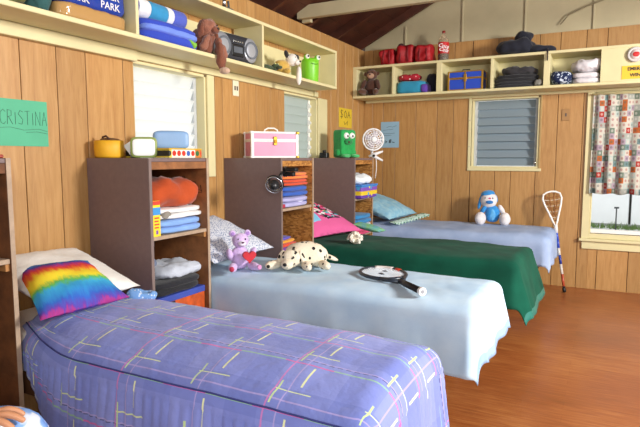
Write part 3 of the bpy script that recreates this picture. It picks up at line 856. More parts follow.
def sitter(name, lab, loc, rz, s, cb, ch, cl, belly=None, group='plush toys on the shelves', muzzle=None, ears='round', tilt=0.0):
    """generic seated plush with its own colours"""
    t = thing(name, lab, 'plush toy', loc, (tilt, 0, rz), group); t.scale = (s, s, s)
    part('body', t, cb, (0, 0.01, 0.08), (0.13, 0.11, 0.16), 2.2, None, 0.006)
    if belly: part('belly', t, belly, (0, -0.022, 0.08), (0.09, 0.06, 0.12))
    h = part('head', t, ch, (0, 0, 0.195), (0.11, 0.10, 0.10), 2, None, 0.004)
    if muzzle: part('muzzle', t, muzzle, (0, -0.042, 0.182), (0.07, 0.05, 0.052), parent=h)
    part('nose', t, BLACK, (0, -0.068, 0.19), (0.016, 0.010, 0.012), parent=h)
    for k in (-1, 1):
        part('eye', t, BLACK, (k * 0.022, -0.046, 0.212), (0.011, 0.008, 0.012), parent=h)
        if ears == 'round': part('ear', t, ch, (k * 0.06, 0.0, 0.205), (0.03, 0.02, 0.036))
        elif ears == 'long': part('ear', t, ch, (k * 0.055, 0.005, 0.185), (0.028, 0.04, 0.10), 2, (0, k * -0.35, 0))
        part('arm', t, cb, (k * 0.07, -0.035, 0.10), (0.042, 0.05, 0.115), 2, (-0.35, -k * 0.3, 0), 0.004)
        part('leg', t, cl, (k * 0.06, -0.085, 0.03), (0.055, 0.14, 0.055), 2, (0, 0, k * 0.3), 0.004)
    return t

def blue_plush():
    t = thing('plush_toy', 'blue and white plush toy sitting upright against the back wall', 'plush toy', (1.53, -0.22, 0.625), (0, 0, 0.2), 'plush toys on the beds'); t.scale = (1.12, 1.12, 1.12)
    Bl = fur('2F8ACF'); W = fur('E2DCDC')
    b = part('body', t, Bl, (0, 0, 0.095), (0.13, 0.11, 0.16), 2.4, None, 0.006)
    part('body_stripe', t, fur('5CA8DC'), (0, -0.03, 0.09), (0.07, 0.06, 0.12), parent=b)
    h = part('head', t, W, (-0.035, 0, 0.218), (0.15, 0.125, 0.14), 2.1, None, 0.005)
    part('cap', t, Bl, (-0.045, 0.012, 0.272), (0.125, 0.11, 0.075), 2, (0, -0.15, 0), parent=h)
    part('nose', t, fur('2A78C0'), (-0.03, -0.06, 0.205), (0.065, 0.04, 0.034), parent=h)
    part('mark', t, M('C05070'), (-0.03, -0.055, 0.238), (0.028, 0.016, 0.018), parent=h)
    for k in (-1, 1):
        part('eye', t, BLACK, (-0.035 + k * 0.032, -0.052, 0.24), (0.013, 0.01, 0.015), parent=h)
        part('leg', t, W, (k * 0.105, -0.07, 0.055), (0.095, 0.11, 0.12), 2.1, (0, 0, k * 0.25), 0.005)
        part('arm', t, W if k > 0 else Bl, (k * 0.078, -0.01, 0.135), (0.045, 0.05, 0.10), 2, (0.2, -k * 0.5, 0), 0.004)
    part('ear', t, Bl, (-0.108, 0.005, 0.205), (0.035, 0.045, 0.15), 2.1, (0, 0.25, 0))
    part('ear', t, Bl, (0.028, 0.01, 0.235), (0.028, 0.04, 0.07), 2.1, (0, -0.25, 0))
blue_plush()

# white pom-pom plush
t = thing('pompom_toy', 'white yarn pompom toy at the edge of the green blanket', 'plush toy', (0.78, -1.99, 0.605), (0, 0, 0), 'plush toys on the beds')
YA = fur('EDE6D6'); rg = random.Random(2)
part('core', t, fur('D8CBB4'), (0, 0, 0.045), (0.09, 0.09, 0.08))
for i in range(34):
    d = Vector((rg.gauss(0, 1), rg.gauss(0, 1), abs(rg.gauss(0, 1)) - 0.2)).normalized()
    a = Vector((0, 0, 0.045)) + d * 0.03; b = Vector((0, 0, 0.045)) + d * 0.062; c = b + Vector((0, 0, -0.01))
    obj('yarn_loop', tube(B(), [a, b, c], [0.011, 0.012, 0.009], 6), YA, t, True)

# ------------------------------------------------------------------ tennis racket
def racket():
    ang = math.atan2(-3.33 + 2.98, 1.75 - 1.40)
    t = thing('tennis_racket', 'dark tennis racket lying on the pale blue blanket', 'racket', (1.40, -2.985, 0.622), (0, 0, ang))
    fr = plastic('2A333F', 0.3); n = 44
    el = [(0.165 * math.cos(2 * math.pi * i / n), 0.128 * math.sin(2 * math.pi * i / n), 0.0) for i in range(n)]
    h = obj('head_frame', tube(B(), el, 0.011, 8, True), fr, t, True)
    acc = [el[i] for i in range(15, 22)]
    obj('frame_decal', tube(B(), [(x * 1.0, y * 1.0, z + 0.001) for x, y, z in acc], 0.0118, 8), M('D8D0CC', 0.4), h, True)
    acc = [el[i] for i in range(12, 15)]
    obj('frame_decal', tube(B(), [(x, y, z + 0.001) for x, y, z in acc], 0.0119, 8), M('D84830', 0.4), h, True)
    for i in range(-7, 8):
        y = i * 0.0165; x = 0.165 * math.sqrt(max(0, 1 - (y / 0.128) ** 2))
        obj('string', tube(B(), [(-x, y, 0), (x, y, 0)], 0.0011, 4), M('E4E6EA', 0.4), h)
    for i in range(-8, 9):
        x = i * 0.0185; y = 0.128 * math.sqrt(max(0, 1 - (x / 0.165) ** 2))
        obj('string', tube(B(), [(x, -y, 0.0016), (x, y, 0.0016)], 0.0011, 4), M('E4E6EA', 0.4), h)
    for i, (a, b) in enumerate((((-0.06, 0.03), (-0.02, 0.03)), ((0.0, -0.02), (0.045, -0.02)))):
        obj('string_logo', box(B(), a[0], b[0], a[1] - 0.012, a[1] + 0.012, 0.0028, 0.0034), M('50545C'), h)
    for s in (-1, 1):
        obj('throat_arm', tube(B(), [(0.135, s * 0.075, 0), (0.19, s * 0.045, 0), (0.235, s * 0.012, 0)], 0.0105, 8), fr, t, True)
    obj('bridge', tube(B(), [(0.142, -0.06, 0), (0.156, 0, 0), (0.142, 0.06, 0)], 0.009, 8), M('B8602C', 0.4), t, True)
    obj('handle', tube(B(), [(0.225, 0, 0), (0.27, 0, 0.001), (0.29, 0, 0.002), (0.475, 0, 0.004)], [0.014, 0.0155, 0.018, 0.0185], 8), BLACK, t, True)
    obj('butt_cap', tube(B(), [(0.470, 0, 0.004), (0.492, 0, 0.004)], [0.021, 0.0225], 12), M('ECECEC', 0.4), t)
    obj('cap_logo', tube(B(), [(0.4922, 0, 0.004), (0.4935, 0, 0.004)], 0.010, 10), M('9A9AA0', 0.4), t)
racket()

# ------------------------------------------------------------------ lacrosse stick
def lacrosse():
    base = Vector((2.240, -0.29, 0.016)); top = Vector((2.072, -0.13, 0.965))
    ax = (top - base).normalized()
    t = thing('lacrosse_stick', 'lacrosse stick with white head leaning in the corner of the last bed', 'lacrosse stick', base)
    xr = Vector((0.95, 0.25, 0)); xr = (xr - ax * xr.dot(ax)).normalized(); yr = ax.cross(xr)
    t.rotation_euler = Matrix((xr, yr, ax)).transposed().to_euler()
    # local: z along the stick; y roughly towards wall
    L = (top - base).length
    cols = ['15151A', 'B04A30', 'D8D0C8', '2A3A90', 'D8CFC0', '2848B0', '3858C0', 'C8C8D0', '4A3A6A']
    segs = [0, 0.05, 0.17, 0.27, 0.36, 0.43, 0.53, 0.58, 0.62, 0.66]
    for i, c in enumerate(cols):
        obj('shaft_section', tube(B(), [(0, 0, segs[i] * L), (0, 0, segs[i + 1] * L)], 0.0125, 8), plastic(c), t, True)
    obj('butt_end', lathe(B(), [(0, -0.012), (0.017, -0.008), (0.018, 0.03), (0.0127, 0.035)], 12), BLACK, t, True)
    W = plastic('E8E6E2'); z0, z1 = 0.645 * L, L
    rim = [(0.0, z0), (-0.02, z0 + 0.05), (-0.045, z0 + 0.13), (-0.075, z0 + 0.22), (-0.088, z0 + 0.28), (-0.078, z1 - 0.02), (-0.04, z1), (0, z1 + 0.006), (0.04, z1), (0.078, z1 - 0.02), (0.088, z0 + 0.28), (0.075, z0 + 0.22), (0.045, z0 + 0.13), (0.02, z0 + 0.05)]
    h = obj('head_rim', tube(B(), [(x, 0, z) for x, z in rim], 0.0095, 8, True), W, t, True)
    obj('throat', tube(B(), [(0, 0, z0 - 0.05), (0, 0, z0 + 0.02)], [0.015, 0.019], 10), W, t, True)
    def half(z):
        for (x1, a), (x2, b) in zip([(0.02, z0 + 0.05), (0.045, z0 + 0.13), (0.075, z0 + 0.22), (0.088, z0 + 0.28)], [(0.045, z0 + 0.13), (0.075, z0 + 0.22), (0.088, z0 + 0.28), (0.078, z1 - 0.02)]):
            if a <= z <= b: return x1 + (x2 - x1) * (z - a) / (b - a)
        return 0.05
    ST = M('8A5A30', 0.8); SW = M('C8B8A0', 0.8)
    for i in range(9):
        z = z0 + 0.07 + i * 0.029; w = half(z)
        obj('cross_string', tube(B(), [(-w, 0, z), (-w * 0.4, 0.02, z - 0.006), (w * 0.4, 0.02, z - 0.006), (w, 0, z)], 0.0042, 5), SW if i % 2 else ST, h)
    for x in (-0.05, -0.018, 0.018, 0.05):
        zb = z0 + 0.06 + abs(x) * 2.2
        obj('leather_thong', tube(B(), [(x * 0.5, 0.006, zb), (x, 0.021, zb + 0.1), (x * 1.1, 0.012, z1 - 0.02), (x, 0, z1)], 0.0055, 6), ST, h)
lacrosse()

# ------------------------------------------------------------------ fabric things: folded, rolled, heaped
def folded(name, lab, cat, loc, size, mat, layers=3, rz=0.0, group=None, seed=1):
    """folded cloth: soft layers joined by the fold bulge; front faces local -Y"""
    bm = B(); w, d, h = size; lh = h / layers
    for i in range(layers):
        soft(bm, (0.004 * math.sin(i * 2 + seed), 0.004 * math.cos(i * 3 + seed), lh * (i + 0.5)), (w * (1 - 0.02 * (i % 2)), d, lh * 1.10), 4.5, 6, 0.007, 14, seed + i)
    o = obj(name, bm, mat, None, True); o.location = loc; o.rotation_euler = (0, 0, rz)
    return tag(o, lab, cat, group)
def heap(name, lab, cat, loc, size, mat, rz=0.0, group=None, seed=1, amp=0.035, p=2.6, n=14):
    bm = soft(B(), (0, 0, size[2] * 0.48), size, p, n, amp, 11, seed)
    for v in bm.verts:
        v.co += Vector((1, 1, 1)) * 0
        v.co.z += 0.012 * noise.noise(v.co * 34 + Vector((seed, 0, 0)))
        if v.co.z < 0: v.co.z = 0
    o = obj(name, bm, mat, None, True); o.location = loc; o.rotation_euler = (0, 0, rz)
    return tag(o, lab, cat, group)

G1 = 'clothes in the first open cabinet'
# cabinet 1, upper compartment (shelf top z=.885)
folded('folded_towel', 'light blue folded towel lowest on the first cabinet shelf', 'towel', (0.26, -3.63, 0.886), (0.40, 0.38, 0.075), fabric('7FA6DE'), 2, HALF, G1, 2)
folded('folded_towel', 'white folded towel under the orange cloth', 'towel', (0.26, -3.62, 0.966), (0.39, 0.38, 0.06), fabric('E6E4E2', 0.05), 2, HALF, G1, 3)
heap('orange_cloth', 'crumpled bright orange cloth in the first open cabinet', 'cloth', (0.255, -3.645, 1.03), (0.43, 0.41, 0.16), fabric('B04412'), HALF, G1, 4, 0.035, 3.4)
heap('white_cloth', 'white cloth scrap behind the orange cloth', 'cloth', (0.12, -3.76, 1.15), (0.12, 0.14, 0.04), fabric('E8E6E6', 0.04), 0, G1, 9, 0.012)
heap('grey_sock', 'rolled grey sock beside the white folded towel', 'sock', (0.425, -3.745, 0.965), (0.05, 0.07, 0.05), fabric('8A8478'), 0, G1, 5, 0.008, n=8)
t = thing('snack_box', 'narrow yellow box with red lettering in the first cabinet', 'box', (0.435, -3.84, 0.886))
obj('carton', box(B(), -0.022, 0.022, -0.026, 0.026, 0, 0.19, 0.001), M('F0CF2A', 0.45, 0.03), t)
obj('blue_band', box(B(), -0.0226, 0.0226, -0.0266, 0.0266, 0.115, 0.155), M('3D8FD0', 0.45, 0.03), t)
obj('red_band', box(B(), -0.0226, 0.0226, -0.0266, 0.0266, 0.168, 0.189), M('D0402C', 0.45, 0.03), t)
for i, z in enumerate((0.095, 0.078, 0.061, 0.044)):
    obj('print_line', box(B(), 0.022, 0.0227, -0.018, 0.016 - 0.004 * (i % 2), z, z + 0.008), M('C84030'), t)
obj('print_block', box(B(), 0.022, 0.0227, -0.008, 0.008, 0.012, 0.034), M('7A4FA0'), t)
# lower compartment
t = thing('orange_box', 'orange and dark printed storage box at the cabinet bottom', 'box', (0.24, -3.645, 0.071))
obj('box_body', box(B(), -0.19, 0.195, -0.2, 0.205, 0.0, 0.47, 0.004), M('C0521E', 0.5, 0.35, 16), t)
obj('box_stripe', box(B(), -0.191, 0.197, -0.201, 0.206, 0.435, 0.471, 0.002), M('3B4FA8', 0.5), t)
obj('box_corner', box(B(), 0.14, 0.198, -0.203, -0.05, 0.36, 0.434, 0.002), M('1E2438', 0.5), t)
folded('folded_shirt', 'black folded shirts on the orange box', 'shirts', (0.26, -3.65, 0.543), (0.41, 0.37, 0.075), fabric('1A1B22'), 2, HALF, G1, 6)
heap('grey_shirt', 'pale grey crumpled shirt on the black folded shirts', 'shirt', (0.29, -3.59, 0.62), (0.34, 0.31, 0.08), fabric('BFC6D2', 0.08), HALF, G1, 7, 0.025)
heap('denim_cloth', 'blue grey denim bundle at the back of the first cabinet', 'cloth', (0.20, -3.76, 0.62), (0.22, 0.2, 0.13), fabric('6A7690', 0.2), 0, G1, 11, 0.025)

# cabinet 2
G2 = 'towels in the second open cabinet'
for nm, lab, z, h, c, sd in (('striped_towel', 'lilac and white striped folded towel lowest on the second cabinet shelf', 0.936, 0.075, 'A9A6D0', 1), ('blue_towel', 'blue folded towel in the middle of the second cabinet stack', 1.015, 0.075, '2C58B0', 2), ('red_towel', 'red orange folded towel under the top orange one', 1.095, 0.045, 'D04A24', 3), ('orange_towel', 'orange folded towel topmost in the second cabinet', 1.143, 0.05, 'EE8038', 4)):
    folded(nm, lab, 'towel', (0.295, -2.42, z), (0.44, 0.41, h), fabric(c), 2, HALF, G2, sd)
t = bpy.data.objects['striped_towel']
obj('towel_stripe', soft(B(), (0.07, 0, 0.038), (0.10, 0.375, 0.083), 5, 6), fabric('E8E8EE', 0.03), t, True)
obj('towel_end', soft(B(), (0.155, 0, 0.038), (0.055, 0.372, 0.085), 4, 6), fabric('28407E'), t, True)
folded('red_cloth', 'dark red cloth corner under the lilac striped towel', 'cloth', (0.47, -2.60, 0.936), (0.03, 0.06, 0.03), fabric('A82440'), 1, 0, G2, 3)
# toys in the lower compartment
rg = random.Random(8)
t = thing('toy_box', 'low box of striped toys inside the second cabinet', 'box', (0.27, -2.41, 0.071))
obj('box_body', box(B(), -0.17, 0.17, -0.2, 0.2, 0.0, 0.50, 0.004), M('8A6A9A', 0.5, 0.2), t)
for i, c in enumerate(('E2C030', '7A3FA0', 'D8482C', 'E8A02C', '5C50B8')):
    s = obj('striped_strip', soft(B(), (0.13 - 0.02 * i, 0, 0.52 + 0.022 * i), (0.1, 0.38 - 0.02 * i, 0.026), 3, 6, 0.01, 12, i), fabric(c), t, True)

# cabinet 3
G3 = 'things in the third open cabinet'
t = thing('toy_bin', 'bright purple and yellow patterned bin with white cloth', 'bin', (0.355, -1.06, 0.916), (0, 0, 0), G3)
def mat_bin():
    k = NT('bright_printed_plastic'); s = k.sep(k.coord())
    vo = k.n('ShaderNodeTexVoronoi'); k.set(vo.inputs['Vector'], k.coord()); vo.inputs['Scale'].default_value = 14
    c = k.ramp(s[2], [(0.0, lin('6A3FA8')), (0.03, lin('E8C832')), (0.065, lin('E0B030')), (0.07, lin('8050B8')), (0.105, lin('3E8ED0'))], 'CONSTANT')
    pr = k.ramp(vo.outputs['Color'], [(0, lin('D83C2C')), (0.3, lin('3EA8D8')), (0.5, lin('F0E040')), (0.75, lin('58B048'))], 'CONSTANT')
    k.col(k.mix(k.math('MULTIPLY', k.math('LESS_THAN', vo.outputs['Distance'], 0.28), 0.85), c, pr)); k.rough(0.4); return k.m
obj('bin_body', box(B(), -0.16, 0.165, -0.195, 0.195, 0, 0.125, 0.012, 2), mat_bin(), t)
obj('bin_rim', box(B(), -0.165, 0.170, -0.2, 0.2, 0.112, 0.132, 0.006, 2), M('3C86D8', 0.35), t)
heap('white_cloth', 'white cloth heaped in the bright patterned bin', 'cloth', (0.355, -1.06, 1.0485), (0.31, 0.37, 0.10), fabric('E8EDF0', 0.05), 0, G3, 3, 0.02)
for nm, lab, z, h, c, sd in (('pink_towel', 'pink folded cloth in the third cabinet', 0.56, 0.06, 'D84A78', 1), ('white_towel', 'white folded cloth in the third cabinet', 0.622, 0.04, 'E6E4E6', 2), ('blue_cloth', 'blue folded cloth topmost in the third cabinet', 0.665, 0.09, '2F80B8', 3)):
    folded(nm, lab, 'cloth', (0.30, -1.065, z), (0.38, 0.38, h), fabric(c), 2, HALF, G3, sd)

# ------------------------------------------------------------------ on top of the cabinets (z = 1.30)
T = 1.301
t = thing('yellow_pot', 'yellow fabric pot on the first cabinet', 'pot', (0.088, -3.808, T))
obj('pot_body', lathe(B(), [(0, 0), (0.072, 0), (0.078, 0.01), (0.080, 0.05), (0.079, 0.092), (0.073, 0.096), (0.07, 0.06), (0, 0.055)], 28), M('E0A81E', 0.55, 0.1, 14), t, True)
obj('pot_contents', soft(B(), (0.01, 0.0, 0.085), (0.1, 0.1, 0.05), 2.2, 6, 0.012, 30), M('6A4A2C'), t, True)
obj('pot_handle', tube(B(), [(-0.03, -0.02, 0.09), (-0.025, -0.02, 0.115), (0.0, -0.02, 0.12), (0.02, -0.01, 0.10)], 0.006, 6), M('4A2A1A'), t, True)
fc = math.atan2(2.54 - 0.28, 3.70 - 5.97)   # faces the camera side
t = thing('table_mirror', 'small square mirror with a green frame on the first cabinet', 'mirror', (0.285, -3.745, T), (0, 0, math.radians(38)))
t.scale = (0.9, 0.9, 0.92)
obj('mirror_frame', soft(B(), (0, 0, 0.062), (0.158, 0.022, 0.124), 5.5, 10), plastic('8A9A50'), t, True)
obj('mirror_back', soft(B(), (0, 0.012, 0.062), (0.14, 0.02, 0.108), 5.5, 8), plastic('6A7A3C'), t, True)
k = NT('mirror_white_reflection'); k.col(lin('F4F6F4')); k.rough(0.2)  # plain white base colour stands in for the bright reflection in the mirror
obj('mirror_glass', soft(B(), (0, -0.008, 0.062), (0.132, 0.012, 0.1), 6, 10), k.m, t, True)
obj('mirror_foot', box(B(), -0.05, 0.05, -0.02, 0.05, 0.0, 0.006, 0.002), plastic('6A7A3C'), t)
t = thing('white_card', 'white card leaning beside the green framed mirror', 'card', (0.195, -3.715, T), (0, 0, math.radians(38)))
o = obj('card_sheet', box(B(), -0.035, 0.035, -0.002, 0.002, 0.0, 0.105), M('E6E8E4', 0.6, 0.02), t); o.rotation_euler = (0, -0.6, 0); o.location = (0.02, 0, 0.0)
obj('card_stand', box(B(), -0.03, 0.04, -0.02, 0.02, 0, 0.035, 0.004), M('8A8A84'), t)
def mat_game():
    k = NT('printed_game_box'); s = k.sep(k.coord())
    cell = k.math('FLOOR', k.math('MULTIPLY', s[0], 26)); wn = k.n('ShaderNodeTexWhiteNoise', noise_dimensions='1D'); k.set(wn.inputs['W'], cell)
    fx = k.math('SUBTRACT', k.math('FRACT', k.math('MULTIPLY', s[0], 26)), 0.5); fz = k.math('MULTIPLY', k.math('SUBTRACT', s[2], 0.025), 26)
    d = k.math('ADD', k.math('MULTIPLY', fx, fx), k.math('MULTIPLY', fz, fz))
    c1 = k.ramp(wn.outputs[0], [(0, lin('E8E0D0')), (0.25, lin('D8C040')), (0.5, lin('E8E4DC')), (0.75, lin('C87830'))], 'CONSTANT')
    c2 = k.ramp(wn.outputs[0], [(0, lin('C83020')), (0.2, lin('20201E')), (0.4, lin('3860B0')), (0.6, lin('D04028')), (0.8, lin('2A6A3A'))], 'CONSTANT')
    k.col(k.mix(k.math('LESS_THAN', d, 0.16), c1, c2)); k.rough(0.4); return k.m
t = thing('game_box', 'flat printed game box under the blue case', 'box', (0.23, -3.57, T), (0, 0, HALF))
obj('box_base', box(B(), -0.135, 0.135, -0.2, 0.13, 0, 0.046, 0.002), mat_game(), t)
obj('box_lid', box(B(), -0.137, 0.137, -0.202, 0.132, 0.0465, 0.053, 0.002), M('E0B428', 0.4, 0.05), t)
t = thing('blue_case', 'light blue rounded case standing on the game box', 'case', (0.25, -3.495, T + 0.0535), (0, 0, math.radians(48)))
obj('case_body', soft(B(), (0, 0, 0.052), (0.205, 0.06, 0.104), 6, 10), M('7FA3CE', 0.4, 0.04), t, True)
obj('case_rim', tube(B(), [(0.098 * (abs(math.cos(a)) ** 0.4) * (1 if math.cos(a) > 0 else -1), -0.0, 0.052 + 0.0505 * (abs(math.sin(a)) ** 0.4) * (1 if math.sin(a) > 0 else -1)) for a in [2 * math.pi * i / 40 + 0.02 for i in range(40)]], 0.004, 6, True), M('A9C4DE', 0.35), t, True)
t = thing('glass_jar', 'small clear glass jar beside the blue case', 'jar', (0.09, -3.445, T))
k = NT('clear_jar_glass'); k.col((0.9, 0.94, 0.94, 1)); k.rough(0.05); k.b.inputs['Transmission Weight'].default_value = 0.85; k.b.inputs['IOR'].default_value = 1.2
obj('jar_body', lathe(B(), [(0, 0), (0.02, 0), (0.022, 0.05), (0.014, 0.07), (0.014, 0.08)], 16), k.m, t, True)
obj('jar_lid', lathe(B(), [(0.0, 0.08), (0.016, 0.08), (0.016, 0.095), (0, 0.096)], 16), WHITE, t, True)

# pink train case on cabinet 2
t = thing('vanity_case', 'pink hard vanity case with white trim and handle', 'case', (0.24, -2.385, T), (0, 0, math.radians(50)))
PK = M('E096B2', 0.4, 0.04, 8); w, d, h = 0.365, 0.20, 0.195
obj('case_body', box(B(), -w / 2, w / 2, -d / 2, d / 2, 0.004, 0.128, 0.004), PK, t)
obj('case_lid', box(B(), -w / 2, w / 2, -d / 2, d / 2, 0.131, h, 0.006), PK, t)
for z0, z1 in ((0.0, 0.014), (0.119, 0.1295), (0.130, 0.142), (h - 0.012, h + 0.002)):
    obj('trim_band', box(B(), -w / 2 - 0.003, w / 2 + 0.003, -d / 2 - 0.003, d / 2 + 0.003, z0, z1, 0.002), WHITE, t)
for sx in (-1, 1):
    for sy in (-1, 1):
        x = sx * (w / 2 - 0.006); y = sy * (d / 2 - 0.006)
        obj('corner_strip', box(B(), x - 0.011, x + 0.011, y - 0.011, y + 0.011, 0.0, h + 0.003, 0.003), WHITE, t)
        for z in (0.006, h - 0.006):
            obj('corner_cap', soft(B(), (x + sx * 0.003, y + sy * 0.003, z), (0.03, 0.03, 0.022), 4, 4), GOLD if sx > 0 else WHITE, t, True)
lt = obj('latch', box(B(), -0.014, 0.014, -d / 2 - 0.012, -d / 2 - 0.0035, 0.095, 0.16, 0.003), GOLD, t)
obj('latch_plate', box(B(), -0.009, 0.009, -d / 2 - 0.016, -d / 2 - 0.0122, 0.11, 0.135, 0.002), M('A07828', 0.3, 0, 5, 0, 0.9), lt)
obj('carry_handle', tube(B(), [(-0.055, 0, h + 0.002), (-0.05, 0, h + 0.018), (-0.025, 0, h + 0.032), (0.025, 0, h + 0.032), (0.05, 0, h + 0.018), (0.055, 0, h + 0.002)], 0.006, 8), WHITE, t, True)

# black clip lamp on cabinet 2
t = thing('clip_lamp', 'black clip lamp with coiled arm fixed to the second cabinet', 'lamp', (0.515, -2.63, 1.165)); t.scale = (1.1, 1.1, 1.1)
obj('clamp_jaw', box(B(), -0.02, 0.07, -0.016, 0.016, 0.005, 0.034, 0.006), BLACK, t)
obj('clamp_jaw', box(B(), -0.01, 0.09, -0.02, 0.02, 0.037, 0.062, 0.006), BLACK, t)
obj('clamp_spring', tube(B(), [(0.0, 0, 0.0), (0.0, 0, 0.07)], 0.010, 10), CHROME, t, True)
obj('arm', tube(B(), [(0.0, 0.0, 0.03), (0.01, -0.06, 0.03), (0.02, -0.12, -0.005)], 0.009, 8), BLACK, t, True)
hd = obj('lamp_head', lathe(B(), [(0.012, 0.05), (0.022, 0.045), (0.034, 0.01), (0.031, 0.01), (0.018, 0.04), (0, 0.045)], 20), M('2A2B2E', 0.35), t, True)
hd.location = (0.02, -0.165, -0.04); hd.rotation_euler = (1.9, 0.2, 0.4)
for j, r in enumerate((0.052, 0.056, 0.05, 0.042)):
    rr = obj('lamp_ring', tube(B(), [(r * math.cos(2 * math.pi * i / 20), r * math.sin(2 * math.pi * i / 20), 0.012 - 0.016 * j) for i in range(20)], 0.0045, 6, True), BLACK if j % 2 else CHROME, hd, True)
obj('bulb', soft(B(), (0, 0, 0.01), (0.035, 0.035, 0.045)), M('D8DCE0', 0.2), hd, True)

# green monster, gadget and fan on cabinet 3
t = thing('monster_bin', 'square green monster toy with big white eyes on the third cabinet', 'toy', (0.28, -1.135, T), (0, 0, math.radians(62)))
GR = fur('1F9A4A')
obj('body', soft(B(), (0, 0, 0.135), (0.178, 0.14, 0.27), 12, 12, 0.003, 30), GR, t, True)
obj('snout', soft(B(), (-0.01, -0.075, 0.155), (0.09, 0.05, 0.06), 2.4, 6), fur('178040'), t, True)
obj('mouth', soft(B(), (-0.02, -0.100, 0.15), (0.02, 0.014, 0.02)), M('4A1A1A'), t, True)
for s in (-1, 1):
    e = obj('eye', soft(B(), (0.005 + s * 0.034, -0.068, 0.212), (0.062, 0.045, 0.06)), M('F4F4F0', 0.3, 0), t, True)
    obj('pupil', soft(B(), (0.003 + s * 0.030, -0.091, 0.208), (0.02, 0.01, 0.022)), BLACK, e, True)
    obj('foot', soft(B(), (s * 0.055, -0.095, 0.018), (0.085, 0.09, 0.036), 2.5), fur('48B868'), t, True)
    obj('arm', soft(B(), (s * 0.095, -0.02, 0.05), (0.05, 0.06, 0.07), 2.2), GR, t, True)
t = thing('black_gadget', 'small black gadget beside the green monster', 'gadget', (0.12, -1.25, T))
obj('gadget_body', box(B(), -0.04, 0.04, -0.03, 0.03, 0, 0.05, 0.006), BLACK, t)
obj('gadget_knob', tube(B(), [(0.0, 0, 0.05), (0.0, 0, 0.075)], 0.018, 12), BLACK, t, True)
t = thing('clip_fan', 'white clip fan fixed to the third cabinet', 'fan', (0.45, -0.83, T + 0.01), (0, 0, math.radians(38))); t.scale = (1.08, 1.08, 1.08)
WF = plastic('E9E7E6')
hub = Vector((0, -0.02, 0.16))
cg = obj('guard', tube(B(), [(0.098 * math.cos(2 * math.pi * i / 28), -0.02, 0.16 + 0.098 * math.sin(2 * math.pi * i / 28)) for i in range(28)], 0.008, 6, True), WF, t, True)
for r, y in ((0.08, -0.04), (0.06, -0.047), (0.04, -0.05), (0.08, 0.015), (0.05, 0.025)):
    obj('guard_ring', tube(B(), [(r * math.cos(2 * math.pi * i / 24), y, 0.16 + r * math.sin(2 * math.pi * i / 24)) for i in range(24)], 0.0036, 5, True), WF, cg, True)
for i in range(16):
    a = 2 * math.pi * i / 16
    obj('guard_spoke', tube(B(), [(0.02 * math.cos(a), -0.052, 0.16 + 0.02 * math.sin(a)), (0.07 * math.cos(a), -0.045, 0.16 + 0.07 * math.sin(a)), (0.098 * math.cos(a), -0.02, 0.16 + 0.098 * math.sin(a))], 0.003, 4), WF, cg)
for i in range(4):
    bl = obj('blade', soft(B(), (0.045, 0, 0), (0.075, 0.006, 0.055), 2.4, 5), plastic('B8A8B8'), t, True)
    bl.location = (0, -0.015, 0.16); bl.rotation_euler = (0, i * HALF + 0.4, 0.0)
obj('motor', tube(B(), [(0, -0.01, 0.16), (0, 0.06, 0.16)], [0.032, 0.028], 14), WF, t, True)
obj('hub_cap', soft(B(), (0, -0.053, 0.16), (0.045, 0.012, 0.045)), WF, t, True)
obj('neck', tube(B(), [(0, 0.02, 0.13), (0, 0.02, 0.03)], 0.013, 10), WF, t, True)
obj('clip_jaw', tube(B(), [(-0.03, 0.02, 0.004), (0.03, 0.01, 0.028), (0.10, 0.0, 0.052)], [0.012, 0.017, 0.008], 8), WF, t, True)
obj('clip_jaw', tube(B(), [(-0.02, 0.02, 0.012), (0.03, 0.01, 0.0), (0.10, 0.0, -0.035)], [0.010, 0.016, 0.008], 8), WF, t, True)
obj('clip_pivot', tube(B(), [(0.012, -0.012, 0.012), (0.012, 0.035, 0.012)], 0.012, 10), BLACK, t, True)
obj('power_cord', tube(B(), [(0.035, 0.01, 0.005), (0.04, 0.01, -0.05), (0.042, 0.01, -0.10), (0.038, 0.01, -0.15), (0.03, 0.012, -0.2)], 0.004, 6), WF, t, True)

# ------------------------------------------------------------------ things in the left shelf
t = thing('water_pack', 'shrink wrapped pack of bottled water with blue label on left shelf', 'water pack', (0.15, -3.80, SL), (0, 0, HALF))
def mat_wrap(c, tr=0.0):
    k = NT('shrink_wrap'); k.col(lin(c)); k.rough(0.12); k.bump(k.noise(k.coord(), 18, 4), 0.6, 0.012); return k.m
obj('wrapped_base', soft(B(), (-0.20, 0, 0.04), (0.42, 0.20, 0.08), 7, 9, 0.006, 20), mat_wrap('B58E58'), t, True)
obj('label_band', soft(B(), (-0.20, 0.0, 0.152), (0.41, 0.196, 0.16), 8, 9, 0.004, 18), mat_wrap('25409A'), t, True)
for i in range(5):
    for j in range(2):
        obj('bottle_cap', tube(B(), [(-0.31 + 0.07 * i, -0.04 + 0.08 * j, 0.228), (-0.31 + 0.07 * i, -0.04 + 0.08 * j, 0.25)], 0.016, 10), WHITE, t, True)
SILV = M('E0DFE6', 0.4, 0)
for cx in (-0.30, -0.11):
    text('lettering', 'DEER', 0.05, SILV, t, (cx, -0.1005, 0.158), RY, bold=0.0006)
    text('lettering', 'PARK', 0.05, SILV, t, (cx, -0.1005, 0.108), RY, bold=0.0006)
heap('olive_bag', 'olive cloth bag beside the water pack', 'bag', (0.14, -4.43, SL), (0.2, 0.2, 0.16), fabric('6A6A30', 0.3), 0, None, 6, 0.03)
heap('teal_bundle', 'dark teal bundle between the olive bag and water pack', 'bundle', (0.15, -4.27, SL), (0.18, 0.11, 0.17), fabric('2E5A5A', 0.3), 0, None, 8, 0.02)
